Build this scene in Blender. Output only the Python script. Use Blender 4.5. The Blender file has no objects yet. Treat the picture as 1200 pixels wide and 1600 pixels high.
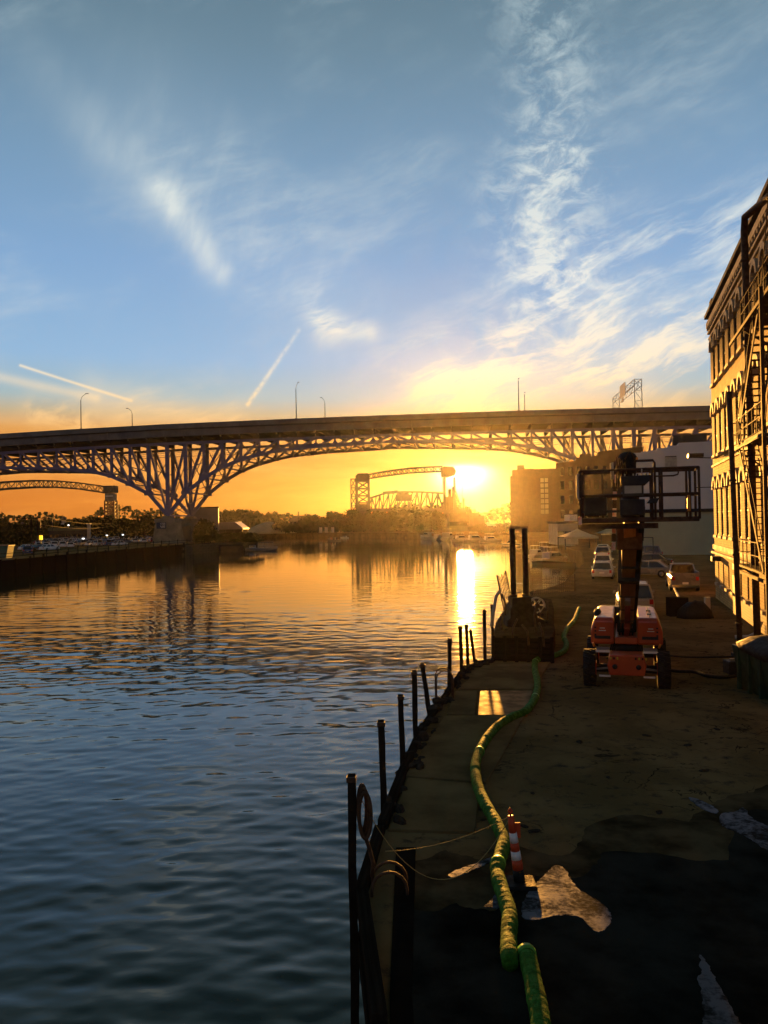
import bpy, bmesh, math, random
from mathutils import Vector, Matrix
R = math.radians
random.seed(7)
SC = bpy.context.scene
COL = SC.collection

# ------------------------------------------------------------------ camera
CAM_H = 8.0
F = 1244.0
PITCH = math.atan(16 / F); ROLL = R(1.0)
cam_d = bpy.data.cameras.new('camera'); cam = bpy.data.objects.new('camera', cam_d); COL.objects.link(cam)
cam_d.sensor_fit = 'VERTICAL'; cam_d.sensor_height = 36; cam_d.sensor_width = 27; cam_d.lens = F / 1600 * 36
cam_d.clip_start = 0.1; cam_d.clip_end = 5000
fw = Vector((0, math.cos(PITCH), math.sin(PITCH)))
up0 = Vector((0, -math.sin(PITCH), math.cos(PITCH)))
rt0 = Vector((1, 0, 0))
rt = rt0 * math.cos(ROLL) - up0 * math.sin(ROLL)
up = rt0 * math.sin(ROLL) + up0 * math.cos(ROLL)
cam.matrix_world = Matrix(((rt.x, up.x, -fw.x, 0), (rt.y, up.y, -fw.y, 0), (rt.z, up.z, -fw.z, CAM_H), (0, 0, 0, 1)))
SC.camera = cam
CP = Vector((0, 0, CAM_H))
def ray(px, py):
    return (fw * F + rt * (px - 600) + up * (800 - py)).normalized()
def G(px, py, z=2.7):
    d = ray(px, py); return CP + d * ((z - CAM_H) / d.z)
def A(px, py, Y):
    d = ray(px, py); return CP + d * (Y / d.y)

# ------------------------------------------------------------------ exposure, sun, sky
EV = 2.0
vs = SC.view_settings
vs.view_transform = 'Standard'; vs.look = 'None'; vs.gamma = 1; vs.exposure = EV; vs.use_curve_mapping = False
SUN_DIR = ray(724, 740)
SUN_EL = math.asin(SUN_DIR.z); SUN_AZ = math.atan2(SUN_DIR.x, SUN_DIR.y)
sl = bpy.data.lights.new('sun', 'SUN'); sl.energy = 4.4; sl.angle = R(1.0); sl.color = (1.0, 0.42, 0.065)
so = bpy.data.objects.new('sun', sl); COL.objects.link(so)
so.rotation_euler = SUN_DIR.to_track_quat('Z', 'Y').to_euler(); so.location = (0, 0, 60)

W = bpy.data.worlds.new('World'); SC.world = W; W.use_nodes = True
wt = W.node_tree; wt.nodes.clear()

class E:
    """tiny expression wrapper over math nodes"""
    def __init__(s, nt, sock): s.nt = nt; s.s = sock
    def _m(s, op, *a, clamp=False):
        n = s.nt.nodes.new('ShaderNodeMath'); n.operation = op; n.use_clamp = clamp
        for i, v in enumerate((s,) + a):
            if isinstance(v, E): s.nt.links.new(v.s, n.inputs[i])
            else: n.inputs[i].default_value = v
        return E(s.nt, n.outputs[0])
    def __add__(s, o): return s._m('ADD', o)
    __radd__ = __add__
    def __sub__(s, o): return s._m('SUBTRACT', o)
    def __rsub__(s, o): return (s * -1) + o
    def __mul__(s, o): return s._m('MULTIPLY', o)
    __rmul__ = __mul__
    def __truediv__(s, o): return s._m('DIVIDE', o)
    def pow(s, o): return s._m('POWER', o)
    def exp(s): return s._m('EXPONENT')
    def sqrt(s): return s._m('SQRT')
    def abs(s): return s._m('ABSOLUTE')
    def mn(s, o): return s._m('MINIMUM', o)
    def mx(s, o): return s._m('MAXIMUM', o)
    def clamp(s): return s._m('MULTIPLY', 1.0, clamp=True)
    def smooth(s, a, b, lo=0.0, hi=1.0):
        n = s.nt.nodes.new('ShaderNodeMapRange'); n.interpolation_type = 'SMOOTHSTEP'
        s.nt.links.new(s.s, n.inputs[0])
        for i, v in zip((1, 2, 3, 4), (a, b, lo, hi)): n.inputs[i].default_value = v
        return E(s.nt, n.outputs[0])
def vec(nt, x, y, z=0.0):
    n = nt.nodes.new('ShaderNodeCombineXYZ')
    for i, v in enumerate((x, y, z)):
        if isinstance(v, E): nt.links.new(v.s, n.inputs[i])
        else: n.inputs[i].default_value = v
    return n.outputs[0]
def noise(nt, v, scale, detail=6, rough=0.55, dist=0.0):
    n = nt.nodes.new('ShaderNodeTexNoise'); nt.links.new(v, n.inputs['Vector'])
    n.inputs['Scale'].default_value = scale; n.inputs['Detail'].default_value = detail
    n.inputs['Roughness'].default_value = rough; n.inputs['Distortion'].default_value = dist
    return E(nt, n.outputs[0])
def ramp(nt, f, stops):
    n = nt.nodes.new('ShaderNodeValToRGB'); nt.links.new(f.s, n.inputs[0])
    e = n.color_ramp.elements
    while len(e) > 1: e.remove(e[0])
    e[0].position = stops[0][0]; e[0].color = (*stops[0][1], 1)
    for p, c in stops[1:]:
        x = e.new(p); x.color = (*c, 1)
    return n.outputs[0]
def mixc(nt, f, a, b, mode='MIX'):
    n = nt.nodes.new('ShaderNodeMix'); n.data_type = 'RGBA'; n.blend_type = mode; n.clamp_factor = True
    for i, v in ((0, f), (6, a), (7, b)):
        if isinstance(v, E): nt.links.new(v.s, n.inputs[i])
        elif isinstance(v, tuple): n.inputs[i].default_value = (*v, 1)
        elif isinstance(v, (int, float)): n.inputs[i].default_value = v
        else: nt.links.new(v, n.inputs[i])
    return n.outputs[2]
def scalec(nt, c, f):
    n = nt.nodes.new('ShaderNodeVectorMath'); n.operation = 'SCALE'
    if isinstance(c, tuple): n.inputs[0].default_value = c
    else: nt.links.new(c, n.inputs[0])
    if isinstance(f, E): nt.links.new(f.s, n.inputs['Scale'])
    else: n.inputs['Scale'].default_value = f
    return n.outputs[0]
def addc(nt, a, b):
    n = nt.nodes.new('ShaderNodeVectorMath'); n.operation = 'ADD'
    nt.links.new(a, n.inputs[0]); nt.links.new(b, n.inputs[1]); return n.outputs[0]

def build_sky():
    nt = wt
    tc = nt.nodes.new('ShaderNodeTexCoord')
    sp = nt.nodes.new('ShaderNodeSeparateXYZ'); nt.links.new(tc.outputs['Generated'], sp.inputs[0])
    x, y, z = (E(nt, sp.outputs[i]) for i in range(3))
    el = z.mx(-1).mn(1)._m('ARCSINE'); az = x._m('ARCTAN2', y)
    dot = x * SUN_DIR.x + y * SUN_DIR.y + z * SUN_DIR.z
    th = dot.mn(0.9999999)._m('ARCCOSINE')
    # clear-air gradient by elevation
    HP = 1.5708
    stops = [(0.0, (.46, .125, .020)), (.03, (.58, .145, .014)), (.075, (.66, .20, .020)), (.115, (.72, .30, .055)), (.135, (.52, .40, .24)),
             (.155, (.34, .46, .50)), (.20, (.26, .45, .68)), (.31, (.205, .375, .62)), (.42, (.175, .315, .48)),
             (.54, (.135, .235, .32)), (.68, (.085, .15, .19)), (1.0, (.04, .075, .085)), (1.57, (.022, .04, .045))]
    base = ramp(nt, el.mx(0) / HP, [(p / HP, c) for p, c in stops])
    # the evening sky is dimmer away from the sun
    side = th.smooth(0.45, 1.9, 1.0, 0.50)
    base = scalec(nt, base, side)
    # ---- cirrus: coordinates of a high flat layer
    den = z.mx(0) + 0.12
    u = x / den; v = y / den
    w1 = noise(nt, vec(nt, az, el, 3.1), 5, 4) - 0.5
    w2 = noise(nt, vec(nt, az, el, 7.7), 6, 4) - 0.5
    azw = az + w1 * 0.055; elw = el + w2 * 0.05
    def pt(px, py):
        d = ray(px, py); return math.atan2(d.x, d.y), math.asin(d.z)
    def seg(p0, p1, wd, warp=True, pw=1.0):
        ax, ay = pt(*p0); bx, by = pt(*p1)
        X, Y = (azw, elw) if warp else (az, el)
        dx, dy = bx - ax, by - ay; L2 = dx * dx + dy * dy
        t = (((X - ax) * dx + (Y - ay) * dy) / L2).clamp()
        ex = X - ax - t * dx; ey = Y - ay - t * dy
        q = (ex * ex + ey * ey) / (wd * wd)
        return (q * -1).exp(), t
    # rotated, stretched streak noise
    def streak(ang, sx, sy, scale, seed, detail=8, rough=.62):
        c, s = math.cos(ang), math.sin(ang)
        a = (azw * c + elw * s) * sx; b = (elw * c - azw * s) * sy
        return noise(nt, vec(nt, a, b, seed), scale, detail, rough, .15)
    fine = streak(R(18), 1.0, 4.2, 9, 1.3)
    vert = streak(R(70), 1.0, 2.6, 9, 5.5)
    puff = noise(nt, vec(nt, azw, elw * 1.6, 9.0), 26, 8, .65, .4)
    low = streak(R(2), .55, 5.5, 7, 8.8)
    m = None
    def addm(a, b): return a if b is None else a + b
    # right column of broken cirrus
    a1, t1 = seg((850, 20), (880, 250), .050); a2, t2 = seg((850, 310), (875, 430), .060)
    a3, t3 = seg((860, 440), (760, 600), .060); a4, t4 = seg((690, 600), (960, 600), .055)
    a5, t5 = seg((880, 420), (1220, 330), .035); a6, t6 = seg((900, 520), (1230, 470), .045); a7, _ = seg((960, 600), (1200, 560), .05)
    f1 = fine.smooth(.42, .72); p1 = puff.smooth(.40, .72); v1 = vert.smooth(.42, .70)
    m = (a1 * p1 * .75 + a2 * (p1 * .8 + v1 * .3) + a3 * (f1 * .8 + p1 * .4) + a4 * (f1 * .75 + .35) + a5 * f1 * 1.0 + a6 * (f1 * .9 + .1) + a7 * f1 * .6)
    # left soft streak, small patch, low bars, contrails
    b1, tb = seg((50, 90), (275, 335), .026); b2, tb2 = seg((250, 305), (348, 425), .015)
    b3, tb3 = seg((495, 480), (520, 515), .022); b4, _ = seg((515, 508), (585, 524), .013)
    b5, _ = seg((510, 460), (230, 190), .07)
    m = m + b1 * (v1 * .14 + .22) * (tb * .7 + .3) + b2 * (vert.smooth(.3, .7) * .4 + .22) + (b3 + b4) * fine.smooth(.3, .62) * .7 + b5 * (v1 * .14 + .10)
    veil = noise(nt, vec(nt, az * 1.4, el * 2.2, 4.0), 3.0, 5, .6).smooth(.42, .75)
    m = m + veil * fine.smooth(.35, .8) * .5 * el.smooth(.02, .10)
    c1, tc1 = seg((467, 516), (387, 632), .0026, False)
    c2, tc2 = seg((32, 571), (205, 626), .0016, False)
    c3, tc3 = seg((-40, 580), (150, 622), .0055, False)
    c4, _ = seg((150, 622), (350, 655), .022)
    c5, _ = seg((60, 648), (140, 662), .014)
    broken = noise(nt, vec(nt, az, el, 2.2), 160, 3, .6).smooth(.30, .6)
    m = m + c1 * (broken * .6 + .4) * (tc1 * .6 + .3) * 1.1 + c2 * .8 + c3 * .45 + c4 * (f1 * .5 + .4) + c5 * puff.smooth(.35, .6) * .8
    # low orange bars near the horizon
    m = m + low.smooth(.45, .70) * el.smooth(.15, .07) * el.smooth(-.01, .02) * .75
    m = m.clamp()
    ccol = ramp(nt, el.mx(0) / HP, [(0, (.72, .22, .026)), (.05 / HP, (.86, .31, .040)), (.12 / HP, (1.0, .56, .19)),
                                    (.18 / HP, (1.0, .82, .55)), (.27 / HP, (.85, .86, .78)), (.6 / HP, (.52, .66, .70))])
    ccol = scalec(nt, ccol, side)
    sky = mixc(nt, m * .85, base, ccol)
    # grey-brown flat stratus patches low down
    dk = streak(R(-3), .5, 6, 5, 14.2).smooth(.52, .74) * el.smooth(.13, .07) * el.smooth(-.01, .02)
    sky = mixc(nt, dk * .75 * th.smooth(.06, .25), sky, (.40, .19, .075))
    # glow of the low sun seen through thin cloud
    gn = noise(nt, vec(nt, azw, elw * 2.5, 6.0), 14, 5, .6).smooth(.3, .7, .65, 1.25)
    da = az - SUN_AZ; de = el - SUN_EL; e2 = (da * da * .8 + de * de * (de.smooth(-.01, .02, 2.0, 9.0))).sqrt()
    g1 = ((e2 * e2) / -(.024 ** 2)).exp() * 4.0
    g2 = (e2 / -.040).exp() * .8 * gn
    g3 = (e2 / -.11).exp() * .34 * gn
    sky = addc(nt, sky, scalec(nt, (1.0, .90, .50), g1))
    sky = addc(nt, sky, scalec(nt, (1.0, .55, .08), g2))
    sky = addc(nt, sky, scalec(nt, (1.0, .36, .03), g3))
    sky = scalec(nt, sky, el.smooth(-.03, 0, .25, 1.0))
    bg = nt.nodes.new('ShaderNodeBackground'); nt.links.new(sky, bg.inputs[0]); bg.inputs[1].default_value = 2 ** -EV
    ns = nt.nodes.new('ShaderNodeTexSky'); ns.sky_type = 'NISHITA'; ns.sun_disc = False
    ns.sun_elevation = SUN_EL; ns.sun_rotation = SUN_AZ; ns.altitude = 200
    bg2 = nt.nodes.new('ShaderNodeBackground'); nt.links.new(scalec(nt, ns.outputs[0], .06), bg2.inputs[0]); bg2.inputs[1].default_value = 0.05
    ad = nt.nodes.new('ShaderNodeAddShader'); nt.links.new(bg.outputs[0], ad.inputs[0]); nt.links.new(bg2.outputs[0], ad.inputs[1])
    out = nt.nodes.new('ShaderNodeOutputWorld'); nt.links.new(ad.outputs[0], out.inputs[0])
build_sky()

# ------------------------------------------------------------------ materials
MT = {}
def mat(name, c, rough=.8, metal=0.0, var=.25, vs_=3.0, bump=.0, bs=30.0, c2=None, emit=0, spec=.3, det=6, coat=0):
    if name in MT: return MT[name]
    m = bpy.data.materials.new(name); m.use_nodes = True; nt = m.node_tree
    b = nt.nodes['Principled BSDF']
    tc = nt.nodes.new('ShaderNodeTexCoord'); o = tc.outputs['Object']
    n = noise(nt, o, vs_, det, .6)
    if c2 is None: c2 = tuple(x * (1 - var) for x in c)
    f = n.smooth(.32, .68)
    nt.links.new(mixc(nt, f, c2, c), b.inputs['Base Color'])
    r = n.smooth(.3, .7, min(1, rough * 1.15), rough * .85); nt.links.new(r.s, b.inputs['Roughness'])
    b.inputs['Metallic'].default_value = metal; b.inputs['Specular IOR Level'].default_value = 0.0 if (rough >= .9 and spec <= .3) else spec
    b.inputs['Diffuse Roughness'].default_value = 1.0 if rough >= .9 else 0.0
    b.inputs['Coat Weight'].default_value = coat; b.inputs['Coat Roughness'].default_value = .08
    if bump:
        bn = nt.nodes.new('ShaderNodeBump'); bn.inputs['Strength'].default_value = bump; bn.inputs['Distance'].default_value = .02
        h = noise(nt, o, bs, 5, .6); nt.links.new(h.s, bn.inputs['Height']); nt.links.new(bn.outputs[0], b.inputs['Normal'])
    if emit:
        b.inputs['Emission Color'].default_value = (*c, 1); b.inputs['Emission Strength'].default_value = emit
    MT[name] = m; return m

steel_blue = mat('painted_bridge_steel', (.125, .13, .27), .6, 0, .35, .6, .3, 8)
conc = mat('bridge_concrete', (.27, .25, .20), .9, 0, .4, .35, .5, 6)
conc_dk = mat('weathered_concrete', (.15, .13, .10), .9, 0, .45, .7, .6, 9)
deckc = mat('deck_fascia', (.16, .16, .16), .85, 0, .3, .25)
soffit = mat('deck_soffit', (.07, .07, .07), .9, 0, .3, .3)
far_steel = mat('dark_old_steel', (.05, .045, .042), .7, 0, .3, .3)
galv = mat('galvanised', (.28, .28, .28), .45, .6, .3, 3)
wood = mat('old_timber', (.035, .027, .020), .9, 0, .5, 2.5, .8, 25)
rustm = mat('rusty_steel', (.10, .055, .03), .75, .2, .5, 6, .6, 40)
blackm = mat('black_rubber', (.012, .012, .012), .75, 0, .3, 8, .3, 40)
darkm = mat('dark_metal', (.03, .03, .032), .55, .3, .3, 5)
orange = mat('orange_lift_paint', (.44, .055, .014), .34, 0, .2, 2, .05, 20, coat=.4, spec=.5)
whitep = mat('white_paint', (.72, .72, .70), .45, 0, .18, 2)
cream = mat('cream_paint', (.5, .46, .36), .6, 0, .25, 1)
glassm = mat('dark_glass', (.012, .014, .016), .06, 0, .1, 1, spec=.6)
chrome = mat('chrome', (.6, .6, .6), .12, 1, .1, 4)
redl = mat('red_lens', (.35, .01, .008), .25, 0, .1, 4)
leaf = mat('leaf_dark', (.034, .045, .015), .9, 0, .5, .6, spec=.04)
leaf2 = mat('leaf_olive', (.045, .050, .018), .9, 0, .5, .6, spec=.04)
bark = mat('bark', (.05, .038, .028), .95, 0, .4, 3, .6, 20)
sandm = mat('pale_sand', (.34, .30, .20), .95, 0, .2, .3, .5, 2)
roofm = mat('roof_dark', (.06, .055, .05), .85, 0, .3, .5)
canvas = mat('canvas', (.42, .39, .30), .85, 0, .2, 1.5)

# ------------------------------------------------------------------ helpers
def tag(o, label=None, cat=None, group=None, kind=None):
    if label: o['label'] = label
    if cat: o['category'] = cat
    if group: o['group'] = group
    if kind: o['kind'] = kind
    return o
def thing(name, label, cat, loc=(0, 0, 0), rz=0, group=None):
    o = bpy.data.objects.new(name, None); COL.objects.link(o)
    o.empty_display_size = .3
    o.location = loc; o.rotation_euler = (0, 0, rz)
    return tag(o, label, cat, group)
class MB:
    def __init__(s): s.v = []; s.f = []; s.sm = []
    def add(s, vs, fs, smooth=False):
        n = len(s.v); s.v += [tuple(v) for v in vs]; s.f += [tuple(i + n for i in f) for f in fs]; s.sm += [smooth] * len(fs); return s
    def box(s, c, d, rot=None):
        c = Vector(c); hx, hy, hz = d[0] / 2, d[1] / 2, d[2] / 2
        vs = [Vector((x, y, z)) for x in (-hx, hx) for y in (-hy, hy) for z in (-hz, hz)]
        if rot is not None: vs = [rot @ v for v in vs]
        return s.add([v + c for v in vs], [(0, 1, 3, 2), (4, 6, 7, 5), (0, 4, 5, 1), (2, 3, 7, 6), (0, 2, 6, 4), (1, 5, 7, 3)])
    def beam(s, a, b, w, h, upv=Vector((0, 0, 1))):
        a, b = Vector(a), Vector(b); d = b - a; L = d.length
        if L < 1e-6: return s
        x = d / L; u = upv if abs(x.dot(upv)) < .98 else Vector((0, 1, 0))
        y = u.cross(x).normalized(); z = x.cross(y)
        M = Matrix((x, y, z)).transposed()
        return s.box((a + b) / 2, (L, w, h), M)
    def tube(s, pts, r, n=8, cap=True, smooth=True):
        pts = [Vector(p) for p in pts]; rs = r if isinstance(r, (list, tuple)) else [r] * len(pts)
        vs = []; fs = []; prev = None
        for i, p in enumerate(pts):
            t = (pts[min(i + 1, len(pts) - 1)] - pts[max(i - 1, 0)]).normalized()
            if prev is None: prev = t.orthogonal().normalized()
            a = (prev - t * prev.dot(t)).normalized(); prev = a; b = t.cross(a)
            for k in range(n):
                q = 2 * math.pi * k / n; vs.append(p + (a * math.cos(q) + b * math.sin(q)) * rs[i])
        for i in range(len(pts) - 1):
            for k in range(n):
                k2 = (k + 1) % n; fs.append((i * n + k, i * n + k2, (i + 1) * n + k2, (i + 1) * n + k))
        if cap: fs += [tuple(range(n - 1, -1, -1)), tuple((len(pts) - 1) * n + k for k in range(n))]
        return s.add(vs, fs, smooth)
    def prism(s, poly, z0, z1):      # poly in xy
        n = len(poly); vs = [(x, y, z0) for x, y in poly] + [(x, y, z1) for x, y in poly]
        fs = [tuple(range(n - 1, -1, -1)), tuple(range(n, 2 * n))] + [(i, (i + 1) % n, n + (i + 1) % n, n + i) for i in range(n)]
        return s.add(vs, fs)
    def extr(s, poly, axis, a, b):   # poly 2d extruded along x or y (local)
        n = len(poly)
        mk = (lambda p, t: (t, p[0], p[1])) if axis == 'x' else (lambda p, t: (p[0], t, p[1]))
        vs = [mk(p, a) for p in poly] + [mk(p, b) for p in poly]
        fs = [tuple(range(n - 1, -1, -1)), tuple(range(n, 2 * n))] + [(i, (i + 1) % n, n + (i + 1) % n, n + i) for i in range(n)]
        return s.add(vs, fs)
    def loft(s, secs, smooth=True, cap=True):
        n = len(secs[0]); vs = [p for q in secs for p in q]; fs = []
        for i in range(len(secs) - 1):
            for k in range(n):
                k2 = (k + 1) % n; fs.append((i * n + k, i * n + k2, (i + 1) * n + k2, (i + 1) * n + k))
        if cap: fs += [tuple(range(n - 1, -1, -1)), tuple((len(secs) - 1) * n + k for k in range(n))]
        return s.add(vs, fs, smooth)
    def mesh(s, name, m):
        me = bpy.data.meshes.new(name); me.from_pydata(s.v, [], s.f); me.materials.append(m)
        me.polygons.foreach_set('use_smooth', s.sm)
        bm = bmesh.new(); bm.from_mesh(me); bmesh.ops.recalc_face_normals(bm, faces=bm.faces); bm.to_mesh(me); bm.free()
        me.update(); return me
    def build(s, name, m, parent=None, bevel=0, label=None, kind=None):
        o = bpy.data.objects.new(name, s.mesh(name, m)); COL.objects.link(o)
        if parent is not None: o.parent = parent
        if bevel:
            b = o.modifiers.new('bevel', 'BEVEL'); b.width = bevel; b.segments = 2; b.limit_method = 'ANGLE'
        if label: o['label'] = label
        if kind: o['kind'] = kind
        return o
_unit = {}
def piece(name, a, b, w, h, m, parent, upv=Vector((0, 0, 1))):
    """one straight member, its own object, sharing a unit-cube mesh"""
    if m.name not in _unit: _unit[m.name] = MB().box((0, 0, 0), (1, 1, 1)).mesh('member', m)
    a, b = Vector(a), Vector(b); d = b - a; L = d.length; x = d / L
    u = upv if abs(x.dot(upv)) < .98 else Vector((0, 1, 0))
    y = u.cross(x).normalized(); z = x.cross(y)
    o = bpy.data.objects.new(name, _unit[m.name]); COL.objects.link(o); o.parent = parent
    M = Matrix((x * L, y * w, z * h)).transposed().to_4x4(); M.translation = (a + b) / 2
    o.matrix_local = M; return o
def kids(o): return [c for c in bpy.data.objects if c.parent is o]
def copy_tree(o, loc=None, rz=None, label=None, parent=None, swap=None, group=None, sc=None):
    c = o.copy(); COL.objects.link(c)
    if parent is not None: c.parent = parent
    if loc is not None: c.location = loc
    if rz is not None: c.rotation_euler = (0, 0, rz)
    if sc is not None: c.scale = (sc, sc, sc) if not isinstance(sc, (tuple, list)) else sc
    if label: c['label'] = label
    if group: c['group'] = group
    for ch in o.children:
        k = copy_tree(ch, parent=c, swap=swap)
        if swap and k.type == 'MESH' and k.data.materials and k.data.materials[0].name in swap:
            k.material_slots[0].link = 'OBJECT'; k.material_slots[0].material = swap[k.data.materials[0].name]
    return c
HAZE_D, HAZE_G = 0.000026, 0.88
# ================================================================== GROUND AND RIVER
GZ = 2.7
def xy(p): return (p.x, p.y)
edge_near = [(-.04, -60), (-.04, -5), (-.06, 8.4)] + [xy(G(*p)) for p in ((574, 1400), (603, 1296), (636, 1207), (666, 1135), (700, 1086), (728, 1048), (766, 1034))]
edge_mid = [xy(G(770, 1024)), xy(G(775, 1000)), xy(G(784, 975)), xy(G(788, 945)), (10.2, 58), (12.6, 61.5), (15.5, 68), (19, 80), (24, 96), (31, 125), (34, 150)]
right_far = [(38, 200), (44, 262), (42.5, 284), (35, 305), (27, 340), (18, 366), (10, 390), (-4, 415), (-20, 438), (-55, 470)]
left_far = [(-85, 476), (-110, 440), (-100, 380), (-78, 310), (-52, 276), (-43, 262), (-40, 251), (-42, 245), (-46, 239)]
left_near = [(-50, 232), (-55.4, 213), (-57, 197), (-58, 181), (-59.5, 165), (-60.5, 148), (-61, 128), (-62, 100), (-64, 60), (-66, 0), (-66, -60)]
river = edge_near + edge_mid + right_far + left_far + left_near

def ground_material():
    m = bpy.data.materials.new('yard_ground'); m.use_nodes = True; nt = m.node_tree; b = nt.nodes['Principled BSDF']
    o = nt.nodes.new('ShaderNodeTexCoord').outputs['Object']
    n1 = noise(nt, o, .35, 8, .62, .4); n2 = noise(nt, o, 2.6, 8, .65); n3 = noise(nt, o, 40, 4, .6); n4 = noise(nt, o, .9, 7, .7, 1.2)
    c = mixc(nt, n1.smooth(.38, .62), (.12, .085, .036), (.19, .135, .060))
    c = mixc(nt, n2.smooth(.5, .75), c, (.035, .032, .026))
    c = mixc(nt, n3.smooth(.56, .72) * n2.smooth(.35, .6), c, (.17, .13, .08))
    c = mixc(nt, n4.smooth(.60, .68) * .8, c, (.012, .011, .010))
    cr = (noise(nt, o, .55, 5, .55, .3) - .5).abs().smooth(.002, .007, 1.0, 0.0) * noise(nt, o, .25, 2, .5).smooth(.45, .6)
    c = mixc(nt, cr * .85, c, (.01, .009, .008))
    nt.links.new(c, b.inputs['Base Color']); b.inputs['Diffuse Roughness'].default_value = 1.0
    r = n4.smooth(.48, .66, 1.0, .6); nt.links.new(r.s, b.inputs['Roughness']); b.inputs['Specular IOR Level'].default_value = 0.0
    bn = nt.nodes.new('ShaderNodeBump'); bn.inputs['Strength'].default_value = .3; bn.inputs['Distance'].default_value = .03
    nt.links.new((n2 * .8 + n3 * .3 + n1 * 1.4).s, bn.inputs['Height']); nt.links.new(bn.outputs[0], b.inputs['Normal'])
    return m
groundm = ground_material()
GX, GY0, GY1 = 900, -60, 1300
def ground():
    bm = bmesh.new()
    outer = [(GX, GY0), (GX, GY1), (-GX, GY1), (-GX, GY0)]
    loop = river + outer[::-1]
    # ground is the U-shaped outside of the river
    vs = [bm.verts.new((x, y, GZ)) for x, y in river] 
    ov = [bm.verts.new((x, y, GZ)) for x, y in [(-GX, GY0), (-GX, GY1), (GX, GY1), (GX, GY0)]]
    f = bm.faces.new(vs + ov)
    bmesh.ops.triangulate(bm, faces=[f])
    lo = [bm.verts.new((x, y, -2)) for x, y in river]
    for i in range(len(river) - 1):
        bm.faces.new((vs[i], vs[i + 1], lo[i + 1], lo[i]))
    bmesh.ops.recalc_face_normals(bm, faces=bm.faces)
    me = bpy.data.meshes.new('ground'); bm.to_mesh(me); bm.free()
    o = bpy.data.objects.new('ground', me); COL.objects.link(o); me.materials.append(groundm)
    tag(o, kind='structure'); return o
gnd = ground()

def water():
    rs = []; r = 5.0
    while r < 1295: rs.append(r); r *= 1.0038 if r < 110 else (1.008 if r < 260 else 1.03)
    rs.append(1295.0)
    A0, A1, NA = R(-42), R(40), 430
    rng = random.Random(3); waves = []
    for i in range(64):
        L = .36 * (1.04 ** i)
        a = R(rng.gauss(6, 26)); k = 2 * math.pi / L
        amp = (.0018 if L < 1.0 else .0012) * L * (1.0 if L < 1.6 else (1.6 / L) ** .8)
        waves.append((k * math.sin(a), k * math.cos(a), amp, rng.uniform(0, 6.28), L))
    import numpy as np
    th = np.linspace(A0, A1, NA); rr = np.array(rs)
    RR, TH = np.meshgrid(rr, th, indexing='ij'); X = RR * np.sin(TH); Y = RR * np.cos(TH) - 4; Z = np.zeros_like(X)
    gust = .75 + .35 * np.sin(X * .11 + 1.3 * np.sin(Y * .05)) * np.sin(Y * .083 + .6)
    for kx, ky, amp, ph, L in waves:
        sp = np.maximum(RR * np.where(RR < 110, .0038, np.where(RR < 260, .008, .03)), RR * (A1 - A0) / NA)
        fade = np.clip((L / sp - 2.2) / 1.6, 0, 1)
        w = np.sin(kx * X + ky * Y + ph + 1.5 * np.sin(X * .31 + ph) + 1.2 * np.sin(Y * .27 + 2 * ph))
        w = w + .25 * w * w
        Z += amp * fade * w * gust
    Z *= 1.0
    nr, na = X.shape
    V = np.stack([X, Y, Z], -1).reshape(-1, 3)
    i, j = np.meshgrid(np.arange(nr - 1), np.arange(na - 1), indexing='ij'); a = (i * na + j).ravel()
    Fq = np.stack([a, a + na, a + na + 1, a + 1], -1)
    me = bpy.data.meshes.new('river'); me.from_pydata(V.tolist(), [], Fq.tolist())
    me.polygons.foreach_set('use_smooth', [True] * len(me.polygons)); me.update()
    o = bpy.data.objects.new('river', me); COL.objects.link(o); tag(o, kind='structure')
    m = bpy.data.materials.new('river_water'); m.use_nodes = True; nt = m.node_tree; b = nt.nodes['Principled BSDF']
    b.inputs['Base Color'].default_value = (.009, .026, .013, 1); b.inputs['Roughness'].default_value = .045
    b.inputs['IOR'].default_value = 1.333
    oc = nt.nodes.new('ShaderNodeTexCoord').outputs['Object']
    mp = nt.nodes.new('ShaderNodeMapping'); nt.links.new(oc, mp.inputs[0]); mp.inputs['Scale'].default_value = (.55, 1.0, 1)
    mp.inputs['Rotation'].default_value = (0, 0, R(8))
    big = noise(nt, oc, .035, 3, .5).smooth(.35, .65, .6, 1.25)
    h = noise(nt, mp.outputs[0], 1.15, 4, .55, .5) * .8 + noise(nt, mp.outputs[0], .3, 3, .5) * 1.2 + noise(nt, mp.outputs[0], 4.2, 3, .5) * .16
    bn = nt.nodes.new('ShaderNodeBump'); bn.inputs['Distance'].default_value = .16; nt.links.new((big * .07).s, bn.inputs['Strength'])
    nt.links.new(h.s, bn.inputs['Height']); nt.links.new(bn.outputs[0], b.inputs['Normal'])
    me.materials.append(m)
water()

# ================================================================== QUAY
slabm = mat('quay_slab_concrete', (.20, .145, .065), .95, 0, .45, .8, .15, 12, det=9, spec=.05)
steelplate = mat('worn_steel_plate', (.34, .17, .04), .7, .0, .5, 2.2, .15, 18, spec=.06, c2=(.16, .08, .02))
def poly_slab(name, pts, m, z0, z1, parent=None, bevel=.01, world=True, label=None):
    mb = MB(); mb.prism([(p[0], p[1]) for p in pts], z0, z1)
    return mb.build(name, m, parent, bevel, label)
quay = tag(poly_slab('quay', [(-.03, -4), (-.03, 9), (.10, 13.0), (.42, 13.0), (.22, 9), (.22, -4)], mat('quay_base', (.016, .014, .012), .95, 0, .4, 1.5, .15, 10, det=9, spec=.04), GZ - .5, GZ + .02), kind='structure')
qs = [((632, 1212), (760, 1222), (820, 1116), (694, 1118)),
      ((697, 1115), (742, 1117), (746, 1078), (712, 1079)),
      ((715, 1076), (832, 1076), (860, 1034), (758, 1036))]
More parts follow.
